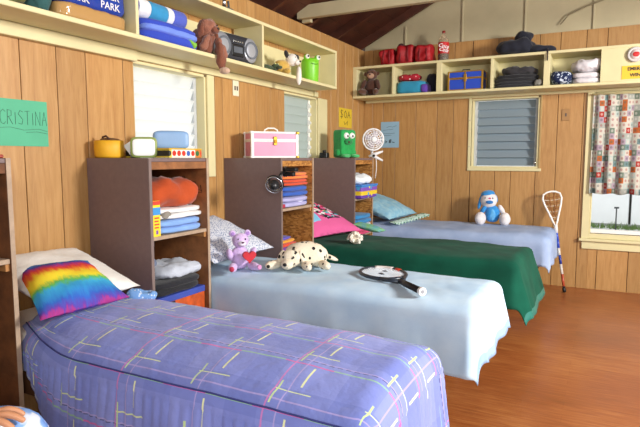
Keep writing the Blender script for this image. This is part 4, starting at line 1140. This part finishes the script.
# blue towels
folded('beach_towel', 'thick royal blue folded beach towel on left shelf', 'towel', (0.135, -3.43, SL), (0.48, 0.23, 0.125), fabric('2A44B4'), 2, HALF, None, 4)
t = bpy.data.objects['beach_towel']
obj('towel_band', soft(B(), (0.0, -0.006, 0.075), (0.46, 0.232, 0.045), 5, 8, 0.005, 14), fabric('6A86DE'), t, True)
obj('towel_motif', soft(B(), (0.16, -0.075, 0.04), (0.07, 0.10, 0.05), 2.2, 6, 0.02, 30), fabric('7CB83A'), t, True)
t = thing('rolled_towel', 'rolled towel striped white teal and blue on the beach towel', 'towel', (0.15, -3.46, SL + 0.128), (0, 0, HALF))
xs = [-0.25, -0.20, -0.11, 0.03, 0.08, 0.19]
for i, c in enumerate(('2A3A8C', 'E4E6EA', '2F8FC0', 'E4E6EA', '4C5CB8')):
    bm = tube(B(), [(xs[i], 0, 0.055), (xs[i] + 0.01, 0, 0.055), (xs[i + 1] - 0.01, 0, 0.055), (xs[i + 1], 0, 0.055)], [0.052, 0.055, 0.055, 0.052], 18)
    obj('towel_stripe', bm, fabric(c), t, True)
# brown plush dog hanging over the edge
def hanging():
    t = thing('plush_dog', 'shaggy brown plush dog hanging over the left shelf edge', 'plush toy', (0.20, -3.12, SL), (0, 0, HALF), 'plush toys on the shelves'); t.scale = (0.92, 0.92, 0.95)
    F_ = fur('7A4630'); F2 = fur('96604A')
    part('body', t, F_, (0, -0.005, 0.09), (0.17, 0.14, 0.18), 2.2, None, 0.02, 9)
    h = part('head', t, F2, (-0.005, -0.05, 0.175), (0.14, 0.12, 0.11), 2.1, None, 0.016, 9)
    part('muzzle', t, F_, (0.0, -0.105, 0.155), (0.07, 0.06, 0.05), parent=h)
    part('nose', t, BLACK, (0.0, -0.135, 0.16), (0.022, 0.014, 0.016), parent=h)
    for s in (-1, 1):
        part('eye', t, BLACK, (s * 0.03, -0.102, 0.19), (0.013, 0.01, 0.013), parent=h)
        part('ear', t, F_, (s * 0.075, -0.04, 0.15), (0.035, 0.06, 0.12), 2, (0, s * -0.2, 0), 0.01)
        part('arm', t, F2, (s * 0.075, -0.075, 0.06), (0.05, 0.06, 0.12), 2, (0.3, s * -0.3, 0), 0.012)
    part('leg', t, F_, (0.05, -0.112, -0.01), (0.065, 0.06, 0.20), 2.2, (0.0, -0.15, 0), 0.012, 8)
    part('leg', t, F2, (0.075, -0.10, 0.02), (0.06, 0.09, 0.10), 2.2, None, 0.012, 8)
    part('paw', t, fur('C4A48C'), (0.068, -0.13, -0.105), (0.07, 0.075, 0.045), 2.2)
hanging()
# boombox
t = thing('boombox', 'silver and black portable stereo with a round speaker on left shelf', 'stereo', (0.155, -2.79, SL), (0, 0, HALF - 0.15)); t.scale = (1.22, 1.0, 1.2)
SLV = M('A9ADB4', 0.35, 0.03, 5, 0, 0.4)
obj('case', soft(B(), (0, 0, 0.078), (0.32, 0.17, 0.156), 8, 10), M('2C2F36', 0.35, 0.03), t, True)
for s in (-1, 1):
    sp = obj('speaker_pod', soft(B(), (s * 0.108, -0.06, 0.08), (0.125, 0.07, 0.15), 2.6, 8), SLV, t, True)
    obj('speaker_cone', lathe(B(), [(0.046, 0.0), (0.05, 0.004), (0.03, -0.008), (0.012, -0.012), (0, -0.008)], 20), M('70767E', 0.5), sp, True)
    o = sp.children[0]; o.location = (s * 0.108, -0.096, 0.08); o.rotation_euler = (HALF, 0, 0)
dk = obj('tape_deck', box(B(), -0.045, 0.045, -0.092, -0.07, 0.03, 0.10, 0.004), M('1C1E22', 0.25), t)
obj('deck_window', box(B(), -0.035, 0.035, -0.0945, -0.0922, 0.05, 0.085, 0.001), M('5A6068', 0.15), dk)
for i in range(5): obj('button', box(B(), -0.04 + 0.017 * i, -0.028 + 0.017 * i, -0.094, -0.086, 0.108, 0.118, 0.002), CHROME, t)
obj('carry_handle', tube(B(), [(-0.13, 0.02, 0.14), (-0.13, 0.02, 0.17), (0.13, 0.02, 0.17), (0.13, 0.02, 0.14)], 0.008, 8), SLV, t, True)
# small silver lantern on the top board
t = thing('silver_gadget', 'small silver clamp gadget on the left shelf top', 'gadget', (0.20, -2.87, 2.286))
obj('gadget_body', box(B(), -0.03, 0.03, -0.05, 0.05, 0, 0.028, 0.006), M('8C8E92', 0.3, 0.05, 8, 0, 0.6), t)
obj('gadget_post', tube(B(), [(0, -0.025, 0.028), (0, -0.025, 0.1)], 0.014, 10), CHROME, t, True)
obj('gadget_arm', tube(B(), [(0, 0.03, 0.028), (0, 0.02, 0.08)], 0.008, 8), M('4A4C50'), t, True)
# dark green crocodile plush
t = thing('plush_crocodile', 'dark green plush reptile on the left shelf', 'plush toy', (0.19, -2.36, SL), (0, 0, HALF - 0.3), 'plush toys on the shelves'); t.scale = (0.85, 0.85, 0.85)
DG = fur('3A4A2C')
part('body', t, DG, (0, 0, 0.03), (0.16, 0.08, 0.06), 2.2, None, 0.006)
h = part('head', t, DG, (0.09, -0.02, 0.05), (0.08, 0.065, 0.055), 2.2)
part('snout', t, DG, (0.10, -0.06, 0.042), (0.055, 0.05, 0.03), 2.4, parent=h)
for s in (-1, 1):
    part('eye', t, M('C8C878'), (0.09 + s * 0.018, -0.035, 0.075), (0.016, 0.014, 0.016), parent=h)
    part('leg', t, DG, (s * 0.05, -0.045, 0.014), (0.035, 0.05, 0.028), 2.2)
obj('tail', tube(B(), [(-0.06, 0, 0.03), (-0.11, 0.01, 0.02), (-0.145, 0.0, 0.03)], [0.024, 0.015, 0.004], 8), DG, t, True)
# black and white dog
t = thing('plush_puppy', 'white plush puppy with black ears and yellow body on left shelf', 'plush toy', (0.20, -2.12, SL), (0, 0, HALF), 'plush toys on the shelves')
WH = fur('E8E2D8'); YL = fur('C8A24A'); BK = fur('1A1818')
part('body', t, YL, (-0.03, 0.0, 0.06), (0.15, 0.11, 0.12), 2.2, None, 0.008)
h = part('head', t, WH, (0.045, -0.045, 0.125), (0.105, 0.10, 0.10), 2.1, None, 0.004)
part('muzzle', t, WH, (0.05, -0.092, 0.105), (0.055, 0.055, 0.048), parent=h)
part('nose', t, BLACK, (0.052, -0.12, 0.11), (0.022, 0.014, 0.016), parent=h)
part('eye_patch', t, BK, (0.075, -0.078, 0.148), (0.04, 0.03, 0.045), parent=h)
part('eye', t, BLACK, (0.03, -0.09, 0.142), (0.012, 0.01, 0.013), parent=h)
part('ear', t, BK, (-0.012, -0.03, 0.165), (0.045, 0.03, 0.065), 2.1, (0, -0.7, 0))
part('ear', t, BK, (0.098, -0.04, 0.145), (0.03, 0.04, 0.085), 2.1, (0, 0.3, 0))
part('leg', t, WH, (0.07, -0.098, 0.0), (0.042, 0.042, 0.15), 2.2, None, 0.004)
part('leg', t, YL, (-0.06, -0.06, 0.022), (0.045, 0.07, 0.045), 2.2)
# frog cup
t = thing('frog_canister', 'bright green frog canister with bulging eyes on left shelf', 'canister', (0.185, -1.655, SL), (0, 0, math.radians(62)))
FG = M('7ACB28', 0.4, 0.03)
obj('cup', lathe(B(), [(0, 0), (0.068, 0), (0.073, 0.01), (0.078, 0.16), (0.076, 0.19), (0.06, 0.205), (0, 0.21)], 28), FG, t, True)
for s in (-1, 1):
    e = obj('eye_bulge', soft(B(), (s * 0.055, -0.03, 0.212), (0.056, 0.05, 0.052)), FG, t, True)
    obj('eye_white', soft(B(), (s * 0.057, -0.046, 0.215), (0.042, 0.03, 0.042)), M('F2F2EA', 0.3, 0), e, True)
    obj('pupil', soft(B(), (s * 0.057, -0.061, 0.216), (0.018, 0.01, 0.02)), BLACK, e, True)
obj('smile', tube(B(), [(0.05 * math.sin(a), -0.076 * math.cos(a * 0.6) - 0.002, 0.15 + 0.012 * abs(a) ** 2) for a in [x * 0.2 for x in range(-4, 5)]], 0.003, 5), M('3A6A18'), t, True)
obj('nostril', soft(B(), (0.012, -0.078, 0.175), (0.006, 0.004, 0.005)), M('3A6A18'), t, True)

# ------------------------------------------------------------------ things in the back shelf
sitter('plush_monkey', 'brown plush monkey sitting at the left end of the back shelf', (0.20, -0.265, SB), 0.15, 1.16, fur('4A2A1C'), fur('5A3624'), fur('5A3826'), None, 'plush toys on the shelves', fur('B08A70'))
GB = 'things in the back shelf'
t = thing('teal_bag', 'teal zip bag with purple end on the back shelf', 'bag', (0.655, -0.19, SB), (0, 0, 0), GB)
obj('bag_body', soft(B(), (0, 0, 0.068), (0.32, 0.2, 0.136), 5, 9, 0.006, 12), fabric('2B8FB4'), t, True)
obj('bag_end', soft(B(), (0.145, -0.01, 0.05), (0.075, 0.2, 0.10), 4, 7, 0.006, 14), fabric('5A3A9A'), t, True)
obj('zip', tube(B(), [(-0.14, -0.06, 0.118), (0, -0.065, 0.126), (0.12, -0.06, 0.12)], 0.003, 5), M('8FC8DC'), t, True)
heap('red_cloth', 'red patterned cloth on the teal bag', 'cloth', (0.62, -0.18, SB + 0.14), (0.24, 0.17, 0.075), mat_speckle('red_white_print', 'A81C2C', 'E8D8D4', 22, 0.2), 0, GB, 5, 0.015)
heap('dark_jacket', 'dark jacket stuffed beside the teal bag', 'jacket', (0.845, -0.085, SB), (0.16, 0.12, 0.22), fabric('1C1E2C'), 0, GB, 6, 0.03, 4)
t = thing('mini_trunk', 'blue toy trunk with gold edging on the back shelf', 'trunk', (1.235, -0.20, SB))
TB = M('2348B8', 0.4, 0.05); w, d = 0.345, 0.20
obj('trunk_body', box(B(), -w / 2, w / 2, -d / 2, d / 2, 0.004, 0.118, 0.003), TB, t)
obj('trunk_lid', box(B(), -w / 2, w / 2, -d / 2, d / 2, 0.121, 0.19, 0.003), TB, t)
for z0, z1 in ((0.0, 0.012), (0.110, 0.119), (0.1205, 0.13), (0.182, 0.193)):
    obj('edging', box(B(), -w / 2 - 0.003, w / 2 + 0.003, -d / 2 - 0.003, d / 2 + 0.003, z0, z1, 0.001), GOLD, t)
for sx in (-1, 1):
    for sy in (-1, 1):
        x = sx * (w / 2 - 0.004); y = sy * (d / 2 - 0.004)
        obj('corner_strip', box(B(), x - 0.009, x + 0.009, y - 0.009, y + 0.009, 0, 0.193, 0.001), GOLD, t)
obj('clasp', box(B(), -0.014, 0.014, -d / 2 - 0.012, -d / 2 - 0.0035, 0.085, 0.16, 0.002), GOLD, t)
obj('strap', box(B(), -0.007, 0.007, -d / 2 - 0.006, -d / 2 - 0.0031, 0.004, 0.19, 0.001), M('8A6A20'), t)
obj('carry_handle', tube(B(), [(-0.04, -0.06, 0.192), (-0.035, -0.06, 0.21), (0.035, -0.06, 0.21), (0.04, -0.06, 0.192)], 0.005, 6), M('202028'), t, True)
for i, (c, z, w, x) in enumerate((('24262C', 0.0, 0.42, 1.725), ('1A1B20', 0.062, 0.40, 1.72), ('2E2C30', 0.118, 0.32, 1.74))):
    lab = ('dark folded clothes at the bottom of the back shelf pile', 'black folded clothes in the middle of the back shelf pile', 'charcoal clothes heaped on top of the back shelf pile')[i]
    if i < 2: folded('folded_clothes', lab, 'clothes', (x, -0.185, SB + z), (w, 0.24, 0.06), fabric(c, 0.2), 2, 0.03 * i, GB, 4 + i)
    else: heap('folded_clothes', lab, 'clothes', (x, -0.185, SB + z), (w, 0.22, 0.09), fabric(c, 0.2), 0, GB, 4, 0.025)
heap('grey_cloth', 'grey cloth corner poking out of the dark clothes pile', 'cloth', (1.93, -0.28, SB), (0.08, 0.08, 0.07), fabric('7A7870', 0.2), 0, GB, 3, 0.012, n=8)
def mat_navy():
    k = NT('navy_white_print'); f = k.noise(k.coord(), 26, 2, 0.5, 1.2)
    k.col(k.mix(k.math('GREATER_THAN', f, 0.55), lin('17264C'), lin('C8D4E4'))); k.rough(0.9); return k.m
t = thing('rolled_blanket', 'navy and white printed blanket roll on the back shelf', 'blanket', (2.13, -0.20, SB), (0, 0, 0), GB)
obj('roll', soft(B(), (0, 0, 0.068), (0.195, 0.26, 0.136), 3, 10, 0.01, 12), mat_navy(), t, True)
folded('white_towel', 'white folded towel lower in the back shelf stack', 'towel', (2.34, -0.19, SB), (0.235, 0.27, 0.10), fabric('DAD6DA', 0.05), 2, 0, GB, 2)
heap('white_towel', 'white crumpled towel upper in the back shelf stack', 'towel', (2.34, -0.20, SB + 0.105), (0.24, 0.27, 0.12), fabric('DAD6DA', 0.05), 0.1, GB, 5, 0.03)
# on the back shelf's top (z=2.312)
TS = 2.301
RD = M('9E0E18', 0.6, 0.15, 10, 0.3, 0, 25)
for i, (x, w, h, lab) in enumerate(((0.38, 0.17, 0.17, 'red nylon bag leftmost on the back shelf top'), (0.575, 0.20, 0.20, 'red nylon bag in the middle of the back shelf top'), (0.775, 0.19, 0.185, 'red nylon bag nearest the cola bottle'))):
    t = thing('red_bag', lab, 'bag', (x, -0.18, TS), (0, 0, 0.05 * i), 'red bags on the back shelf top')
    obj('bag_body', soft(B(), (0, 0, h / 2), (w * 0.97, 0.22, h), 8, 11, 0.028, 13, i), RD, t, True)
    for s in (-1, 1):
        obj('strap', tube(B(), [(s * w * 0.22, -0.112, 0.02), (s * w * 0.2, -0.12, h * 0.5), (s * w * 0.18, -0.10, h * 0.9), (s * w * 0.1, 0, h + 0.004)], 0.009, 6), M('7A0C18'), t, True)
    if i == 1: obj('top_loop', soft(B(), (-0.06, -0.02, h), (0.07, 0.06, 0.06), 2.2), M('3A1018'), t, True)
t = thing('cola_bottle', 'plastic cola bottle with red label on the back shelf top', 'bottle', (0.97, -0.17, TS))
def mat_pet():
    k = NT('clear_bottle_plastic'); k.col(lin('E8D8C4')); k.rough(0.08); k.b.inputs['Transmission Weight'].default_value = 0.8; k.b.inputs['IOR'].default_value = 1.15; return k.m
obj('bottle_body', lathe(B(), [(0, 0), (0.045, 0), (0.055, 0.012), (0.056, 0.06), (0.053, 0.1), (0.056, 0.14), (0.056, 0.2), (0.045, 0.24), (0.018, 0.285), (0.015, 0.3)], 28), mat_pet(), t, True)
obj('cola', lathe(B(), [(0, 0.004), (0.042, 0.005), (0.052, 0.014), (0.052, 0.075), (0, 0.076)], 24), M('180806', 0.15, 0), t, True)
obj('bottle_label', lathe(B(), [(0.0567, 0.085), (0.0575, 0.09), (0.0575, 0.195), (0.0567, 0.2)], 28), M('C0141E', 0.4, 0), t, True)
obj('bottle_cap', lathe(B(), [(0.016, 0.298), (0.0175, 0.3), (0.0175, 0.322), (0, 0.323)], 16), M('8E2018', 0.4), t, True)
text('lettering', 'Coca', 0.052, M('F2EEEE', 0.5, 0), t, (0.015, -0.0595, 0.158), (HALF, 0.25, 0.3), shear=0.4, bold=0.0008)
text('lettering', 'Cola', 0.052, M('F2EEEE', 0.5, 0), t, (0.017, -0.0595, 0.118), (HALF, 0.25, 0.3), shear=0.4, bold=0.0008)
NV = fabric('151826', 0.2)
t = thing('dark_clothes', 'dark navy clothes heaped on the back shelf top', 'clothes', (1.80, -0.18, TS))
obj('heap', soft(B(), (-0.10, 0, 0.08), (0.34, 0.24, 0.16), 2.6, 12, 0.035, 12, 5), NV, t, True)
obj('peak', soft(B(), (-0.03, 0, 0.17), (0.17, 0.13, 0.13), 2.2, 9, 0.025, 14, 7), NV, t, True)
obj('trailing_sleeve', soft(B(), (0.12, -0.02, 0.04), (0.28, 0.15, 0.08), 2.4, 10, 0.018, 14, 9), NV, t, True)
obj('hanging_strap', tube(B(), [(0.20, -0.1, 0.03), (0.205, -0.155, 0.012), (0.207, -0.162, -0.03), (0.205, -0.162, -0.09)], 0.006, 6), M('2A2026'), t, True)

# emergency sign and round alarm on the closed shelf front
t = thing('emergency_sign', 'yellow emergency window sign on the closed shelf front', 'sign', (2.785, -0.332, 2.055))
obj('plate', box(B(), -0.16, 0.16, -0.002, 0.001, -0.058, 0.058), M('F0BE28', 0.4, 0.02), t)
text('lettering', 'EMERGENCY', 0.041, BLACK, t, (0, -0.0028, 0.028), RY, bold=0.0016)
text('lettering', 'WINDOW', 0.041, BLACK, t, (0, -0.0028, -0.026), RY, bold=0.0016)
t = thing('wall_alarm', 'round white alarm with red centre above the yellow sign', 'alarm', (2.725, -0.331, 2.205))
for nm, prof, mt in (('ring', [(0, 0), (0.065, 0), (0.066, 0.02), (0.058, 0.028), (0.048, 0.022), (0, 0.02)], M('C9C4C0', 0.4, 0.03)), ('centre_disc', [(0, 0.0205), (0.042, 0.021), (0.042, 0.026), (0, 0.028)], M('E6CFCB', 0.4, 0.1, 40))):
    o = obj(nm, lathe(B(), prof, 28), mt, t, True); o.rotation_euler = (HALF, 0, 0)
o = obj('emblem', soft(B(), (0.005, -0.028, 0), (0.055, 0.008, 0.042), 2.2), M('C02828', 0.4), t, True)

# ------------------------------------------------------------------ papers and outlets on the walls
def strokes(t, segs, w, mat, axis, name='pen_stroke'):
    for s in segs:
        pts = [((0.0016, p[0], p[1]) if axis == 'X' else (p[0], -0.0016, p[1])) for p in s]
        obj(name, tube(B(), pts, w, 4), mat, t)
INK = M('2E4A40', 0.7, 0)
t = thing('name_sign', 'green paper sign lettered CRISTINA on the panelled wall', 'sign', (0.003, -4.27, 1.47))
obj('paper', box(B(), -0.001, 0.001, -0.155, 0.15, -0.112, 0.112), M('4FAE86', 0.6, 0.05, 5), t)
LET = {'C': [[(1, .85), (.6, 1), (.1, .8), (0, .4), (.2, .05), (.7, 0), (1, .15)]], 'R': [[(0, 0), (.1, 1)], [(0.05, 1), (.8, .95), (.8, .6), (.1, .5)], [(.3, .5), (1, 0)]],
       'I': [[(.5, 0), (.5, .85)]], 'S': [[(.95, .9), (.4, 1), (.05, .75), (.9, .35), (.7, .03), (0, .1)]], 'T': [[(0, .95), (1, 1)], [(.5, 1), (.5, 0)]],
       'N': [[(0, 0), (.05, 1), (.9, 0), (1, 1)]], 'A': [[(0, 0), (.5, 1), (1, 0)], [(.2, .4), (.85, .4)]], 'O': [[(.5, 1), (.05, .6), (.2, .1), (.7, 0), (1, .5), (.5, 1)]]}
def word(t, s, y, z, cw, ch, gap, w, mat, axis):
    for chh in s:
        wd = cw * (0.45 if chh == 'I' else 1)
        strokes(t, [[(y + px * wd, z + pz * ch) for px, pz in st] for st in LET[chh]], w, mat, axis)
        y += wd + gap
word(t, 'CRISTINA', -0.098, -0.008, 0.0265, 0.068, 0.0085, 0.0012, INK, 'X')
strokes(t, [[(-0.14, -0.03), (-0.05, -0.022), (0.02, -0.034), (0.10, -0.026), (0.146, -0.036)], [(0.03, -0.045), (0.09, -0.04), (0.146, -0.048)]], 0.0011, INK, 'X')
t = thing('yellow_note', 'yellow paper note above the green monster', 'note', (0.003, -0.52, 1.735))
obj('paper', box(B(), -0.001, 0.001, -0.165, 0.165, -0.105, 0.1), M('D8B92E', 0.6, 0.06, 6), t)
word(t, 'SOA', -0.13, 0.0, 0.07, 0.075, 0.02, 0.0035, M('3A3420', 0.7, 0), 'X')
strokes(t, [[(-0.10, 0.085), (-0.105, -0.015)], [(-0.04, -0.04), (-0.02, -0.075), (0.03, -0.05)], [(0.05, -0.03), (0.04, -0.08)]], 0.003, M('3A3420', 0.7, 0), 'X')
t = thing('blue_notice', 'pale blue paper notice on the back wall', 'notice', (0.325, -0.003, 1.567))
obj('paper', box(B(), -0.11, 0.11, -0.001, 0.001, -0.148, 0.145), M('8FB4CC', 0.6, 0.05, 5), t)
DI = M('3A4A5A', 0.7, 0)
strokes(t, [[(-0.04, 0.08), (0.0, 0.095), (0.03, 0.085), (0.08, 0.10)], [(-0.08, 0.05), (-0.02, 0.055), (0.04, 0.06)], [(-0.08, 0.01), (0.06, 0.015)], [(-0.08, -0.01), (0.02, -0.008)]], 0.0022, DI, 'Y')
strokes(t, [[(-0.055, -0.07), (-0.035, -0.08), (-0.05, -0.095)], [(0.0, -0.06), (0.015, -0.055), (0.01, -0.09), (-0.005, -0.095), (0.0, -0.06)], [(0.03, -0.085), (0.06, -0.09)]], 0.005, M('1E262E', 0.7, 0), 'Y')
def outlet(lab, loc, rz, mat, slots):
    t = thing('wall_outlet', lab, 'outlet', loc, (0, 0, rz))
    obj('cover_plate', box(B(), -0.038, 0.038, -0.007, 0.0, -0.058, 0.058, 0.003), mat, t)
    for (x, z, w, h) in slots:
        obj('socket', box(B(), x - w, x + w, -0.009, -0.0071, z - h, z + h, 0.001), M('5A5048') if mat is not WHITE else M('A8A49C'), t)
outlet('white double outlet plate on the left wall above the pink case', (0.001, -2.51, 1.83), HALF, M('E4DCC0', 0.4, 0.02), [(-0.014, 0, 0.009, 0.016), (0.014, 0, 0.009, 0.016)])
outlet('brown switch plate beside the curtained window', (2.165, -0.001, 1.725), 0, M('A07848', 0.4, 0.05), [(0, 0, 0.008, 0.016)])

# crumpled blue thing on the quilt
heap('blue_scrunchie', 'crumpled pale blue hair tie on the plaid quilt', 'hair tie', (0.55, -4.04, 0.605), (0.11, 0.085, 0.05), mat_speckle('blue_white_cotton', '6F9AD0', 'C8D8EC', 60, 0.3), 0.4, None, 4, 0.04, n=14)

# ------------------------------------------------------------------ seated person at the photo edge (hand on knee)
def skin_mesh(name, verts, edges, radii, root, mat, parent=None, sub=2):
    bm = bmesh.new(); lay = bm.verts.layers.skin.verify()
    vv = [bm.verts.new(v) for v in verts]
    for i, v in enumerate(vv):
        r = radii[i]; v[lay].radius = (r, r) if not isinstance(r, tuple) else r
        v[lay].use_root = (i == root)
    for a, b in edges: bm.edges.new((vv[a], vv[b]))
    o = obj(name, bm, mat, parent)
    md = o.modifiers.new('skin', 'SKIN'); md.use_smooth_shade = True; md.branch_smoothing = 0.6
    ms = o.modifiers.new('sub', 'SUBSURF'); ms.levels = sub; ms.render_levels = sub
    return o
SKIN = M('C98E68', 0.5, 0.06, 14)
per = thing('person', 'person in blue and white patterned shorts resting a hand on the knee', 'person', (0, 0, 0))
d = Vector((0.886, 0.463, 0)); n_ = Vector((0.463, -0.886, 0)); U_ = Vector((0, 0, 1))
wr = Vector((1.15, -5.252, 0.655))          # wrist
V, E, R = [], [], []
def add(p, r, prev=None):
    V.append(Vector(p)); R.append(r)
    if prev is not None: E.append((prev, len(V) - 1))
    return len(V) - 1
pel = add((1.06, -5.60, 0.59), 0.12)
wst = add((1.05, -5.64, 0.74), 0.105, pel)
chs = add((1.04, -5.63, 0.92), 0.12, wst)
nb = add((1.04, -5.62, 1.06), 0.07, chs)
nk = add((1.045, -5.60, 1.12), 0.042, nb)
hd0 = add((1.05, -5.58, 1.20), 0.085, nk)
hd1 = add((1.05, -5.57, 1.30), 0.088, hd0)
add((1.05, -5.58, 1.36), 0.06, hd1)
# arms (right arm rests on the near knee)
s1 = add((0.88, -5.62, 1.04), 0.058, nb); e1 = add((0.82, -5.46, 0.80), 0.043, s1)
f1 = add(Vector((0.82, -5.46, 0.80)).lerp(wr, 0.45), 0.040, e1); w1_ = add(wr, 0.025, f1)
s2 = add((1.20, -5.62, 1.04), 0.058, nb); e2 = add((1.30, -5.60, 0.80), 0.043, s2); w2_ = add((1.33, -5.46, 0.66), 0.026, e2); add((1.33, -5.40, 0.64), 0.03, w2_)
# legs
for kx, hx in ((1.19, 1.10), (0.93, 1.00)):
    h_ = add((hx + (0.06 if kx > 1.05 else -0.06), -5.52, 0.58), 0.095, pel)
    th_ = add((kx, -5.32, 0.575), 0.082, h_)
    k_ = add((kx, -5.125, 0.562), 0.062, th_)
    c_ = add((kx + 0.0, -5.10, 0.40), 0.052, k_)
    a_ = add((kx + 0.0, -5.11, 0.09), 0.034, c_)
    he = add((kx, -5.10, 0.045), 0.036, a_)
    add((kx, -4.98, 0.03), 0.03, he)
# palm with five fingers
pm = add(wr + d * 0.045 + U_ * 0.004, (0.036, 0.018), w1_)
fing = [(-0.036, 0.062, -0.30), (-0.013, 0.078, -0.12), (0.012, 0.072, 0.08), (0.034, 0.055, 0.28)]
for off, ln, spread in fing:
    dd = (d + n_ * spread).normalized()
    kn = add(wr + d * 0.085 + n_ * off + U_ * 0.006, 0.0115, pm)
    p1 = add(V[kn] + dd * ln * 0.42 + U_ * 0.006, 0.0098, kn)
    p2 = add(V[p1] + dd * ln * 0.32 - U_ * 0.008, 0.0090, p1)
    add(V[p2] + dd * ln * 0.26 - U_ * 0.014, 0.0075, p2)
tb = add(wr + d * 0.03 + n_ * -0.040 - U_ * 0.004, 0.013, pm)
t1 = add(V[tb] + (d * 0.6 - n_ * 0.8) * 0.035 - U_ * 0.004, 0.011, tb)
add(V[t1] + (d * 0.85 - n_ * 0.4) * 0.028 - U_ * 0.006, 0.009, t1)
skin_mesh('body', V, E, R, 0, SKIN, per)
def mat_shorts():
    k = NT('blue_white_patterned_cotton'); f = k.noise(k.mapping(k.coord(), (1, 1, 1), (0.3, 0.1, 0)), 11, 2, 0.5, 0.8)
    c = k.ramp(f, [(0.0, lin('E8EAF0')), (0.44, lin('DCE4F2')), (0.48, lin('86AEE6')), (0.60, lin('5E8CD8')), (0.64, lin('F0ECEE'))], 'LINEAR')
    vo = k.n('ShaderNodeTexVoronoi'); k.set(vo.inputs['Vector'], k.coord()); vo.inputs['Scale'].default_value = 55
    c = k.mix(k.math('MULTIPLY', k.math('LESS_THAN', vo.outputs['Distance'], 0.18), k.math('GREATER_THAN', f, 0.62)), c, lin('D87898'))
    k.col(c); k.rough(0.9); return k.m
SH = mat_shorts()
skin_mesh('shorts', [(1.06, -5.62, 0.66), (1.06, -5.58, 0.60), (1.16, -5.50, 0.59), (1.18, -5.30, 0.575), (1.20, -5.155, 0.580), (1.205, -5.085, 0.50), (0.97, -5.50, 0.59), (0.93, -5.30, 0.585), (0.925, -5.13, 0.568), (0.925, -5.075, 0.50)],
    [(0, 1), (1, 2), (2, 3), (3, 4), (4, 5), (1, 6), (6, 7), (7, 8), (8, 9)], [0.13, 0.135, 0.115, 0.108, 0.108, 0.104, 0.11, 0.098, 0.088, 0.086], 1, SH, per)
skin_mesh('shirt', [(1.055, -5.62, 0.66), (1.05, -5.64, 0.78), (1.04, -5.63, 0.94), (1.04, -5.62, 1.05), (0.875, -5.62, 1.04), (0.85, -5.55, 0.94), (1.205, -5.62, 1.04), (1.24, -5.61, 0.94)],
    [(0, 1), (1, 2), (2, 3), (3, 4), (4, 5), (3, 6), (6, 7)], [0.135, 0.12, 0.135, 0.085, 0.07, 0.066, 0.07, 0.066], 0, fabric('D8D4DC'), per)
obj('hair', soft(B(), (1.05, -5.60, 1.32), (0.20, 0.21, 0.20), 2.1, 8, 0.012, 22), M('3A2416', 0.7, 0.2, 30), per, True)
obj('nose', soft(B(), (1.05, -5.478, 1.27), (0.026, 0.03, 0.04)), SKIN, per, True)
obj('mouth', soft(B(), (1.05, -5.488, 1.228), (0.045, 0.012, 0.014)), M('A8584C'), per, True)
for s in (-1, 1):
    obj('eye', soft(B(), (1.05 + s * 0.032, -5.486, 1.295), (0.026, 0.012, 0.014)), M('F0EEEA', 0.3, 0), per, True)
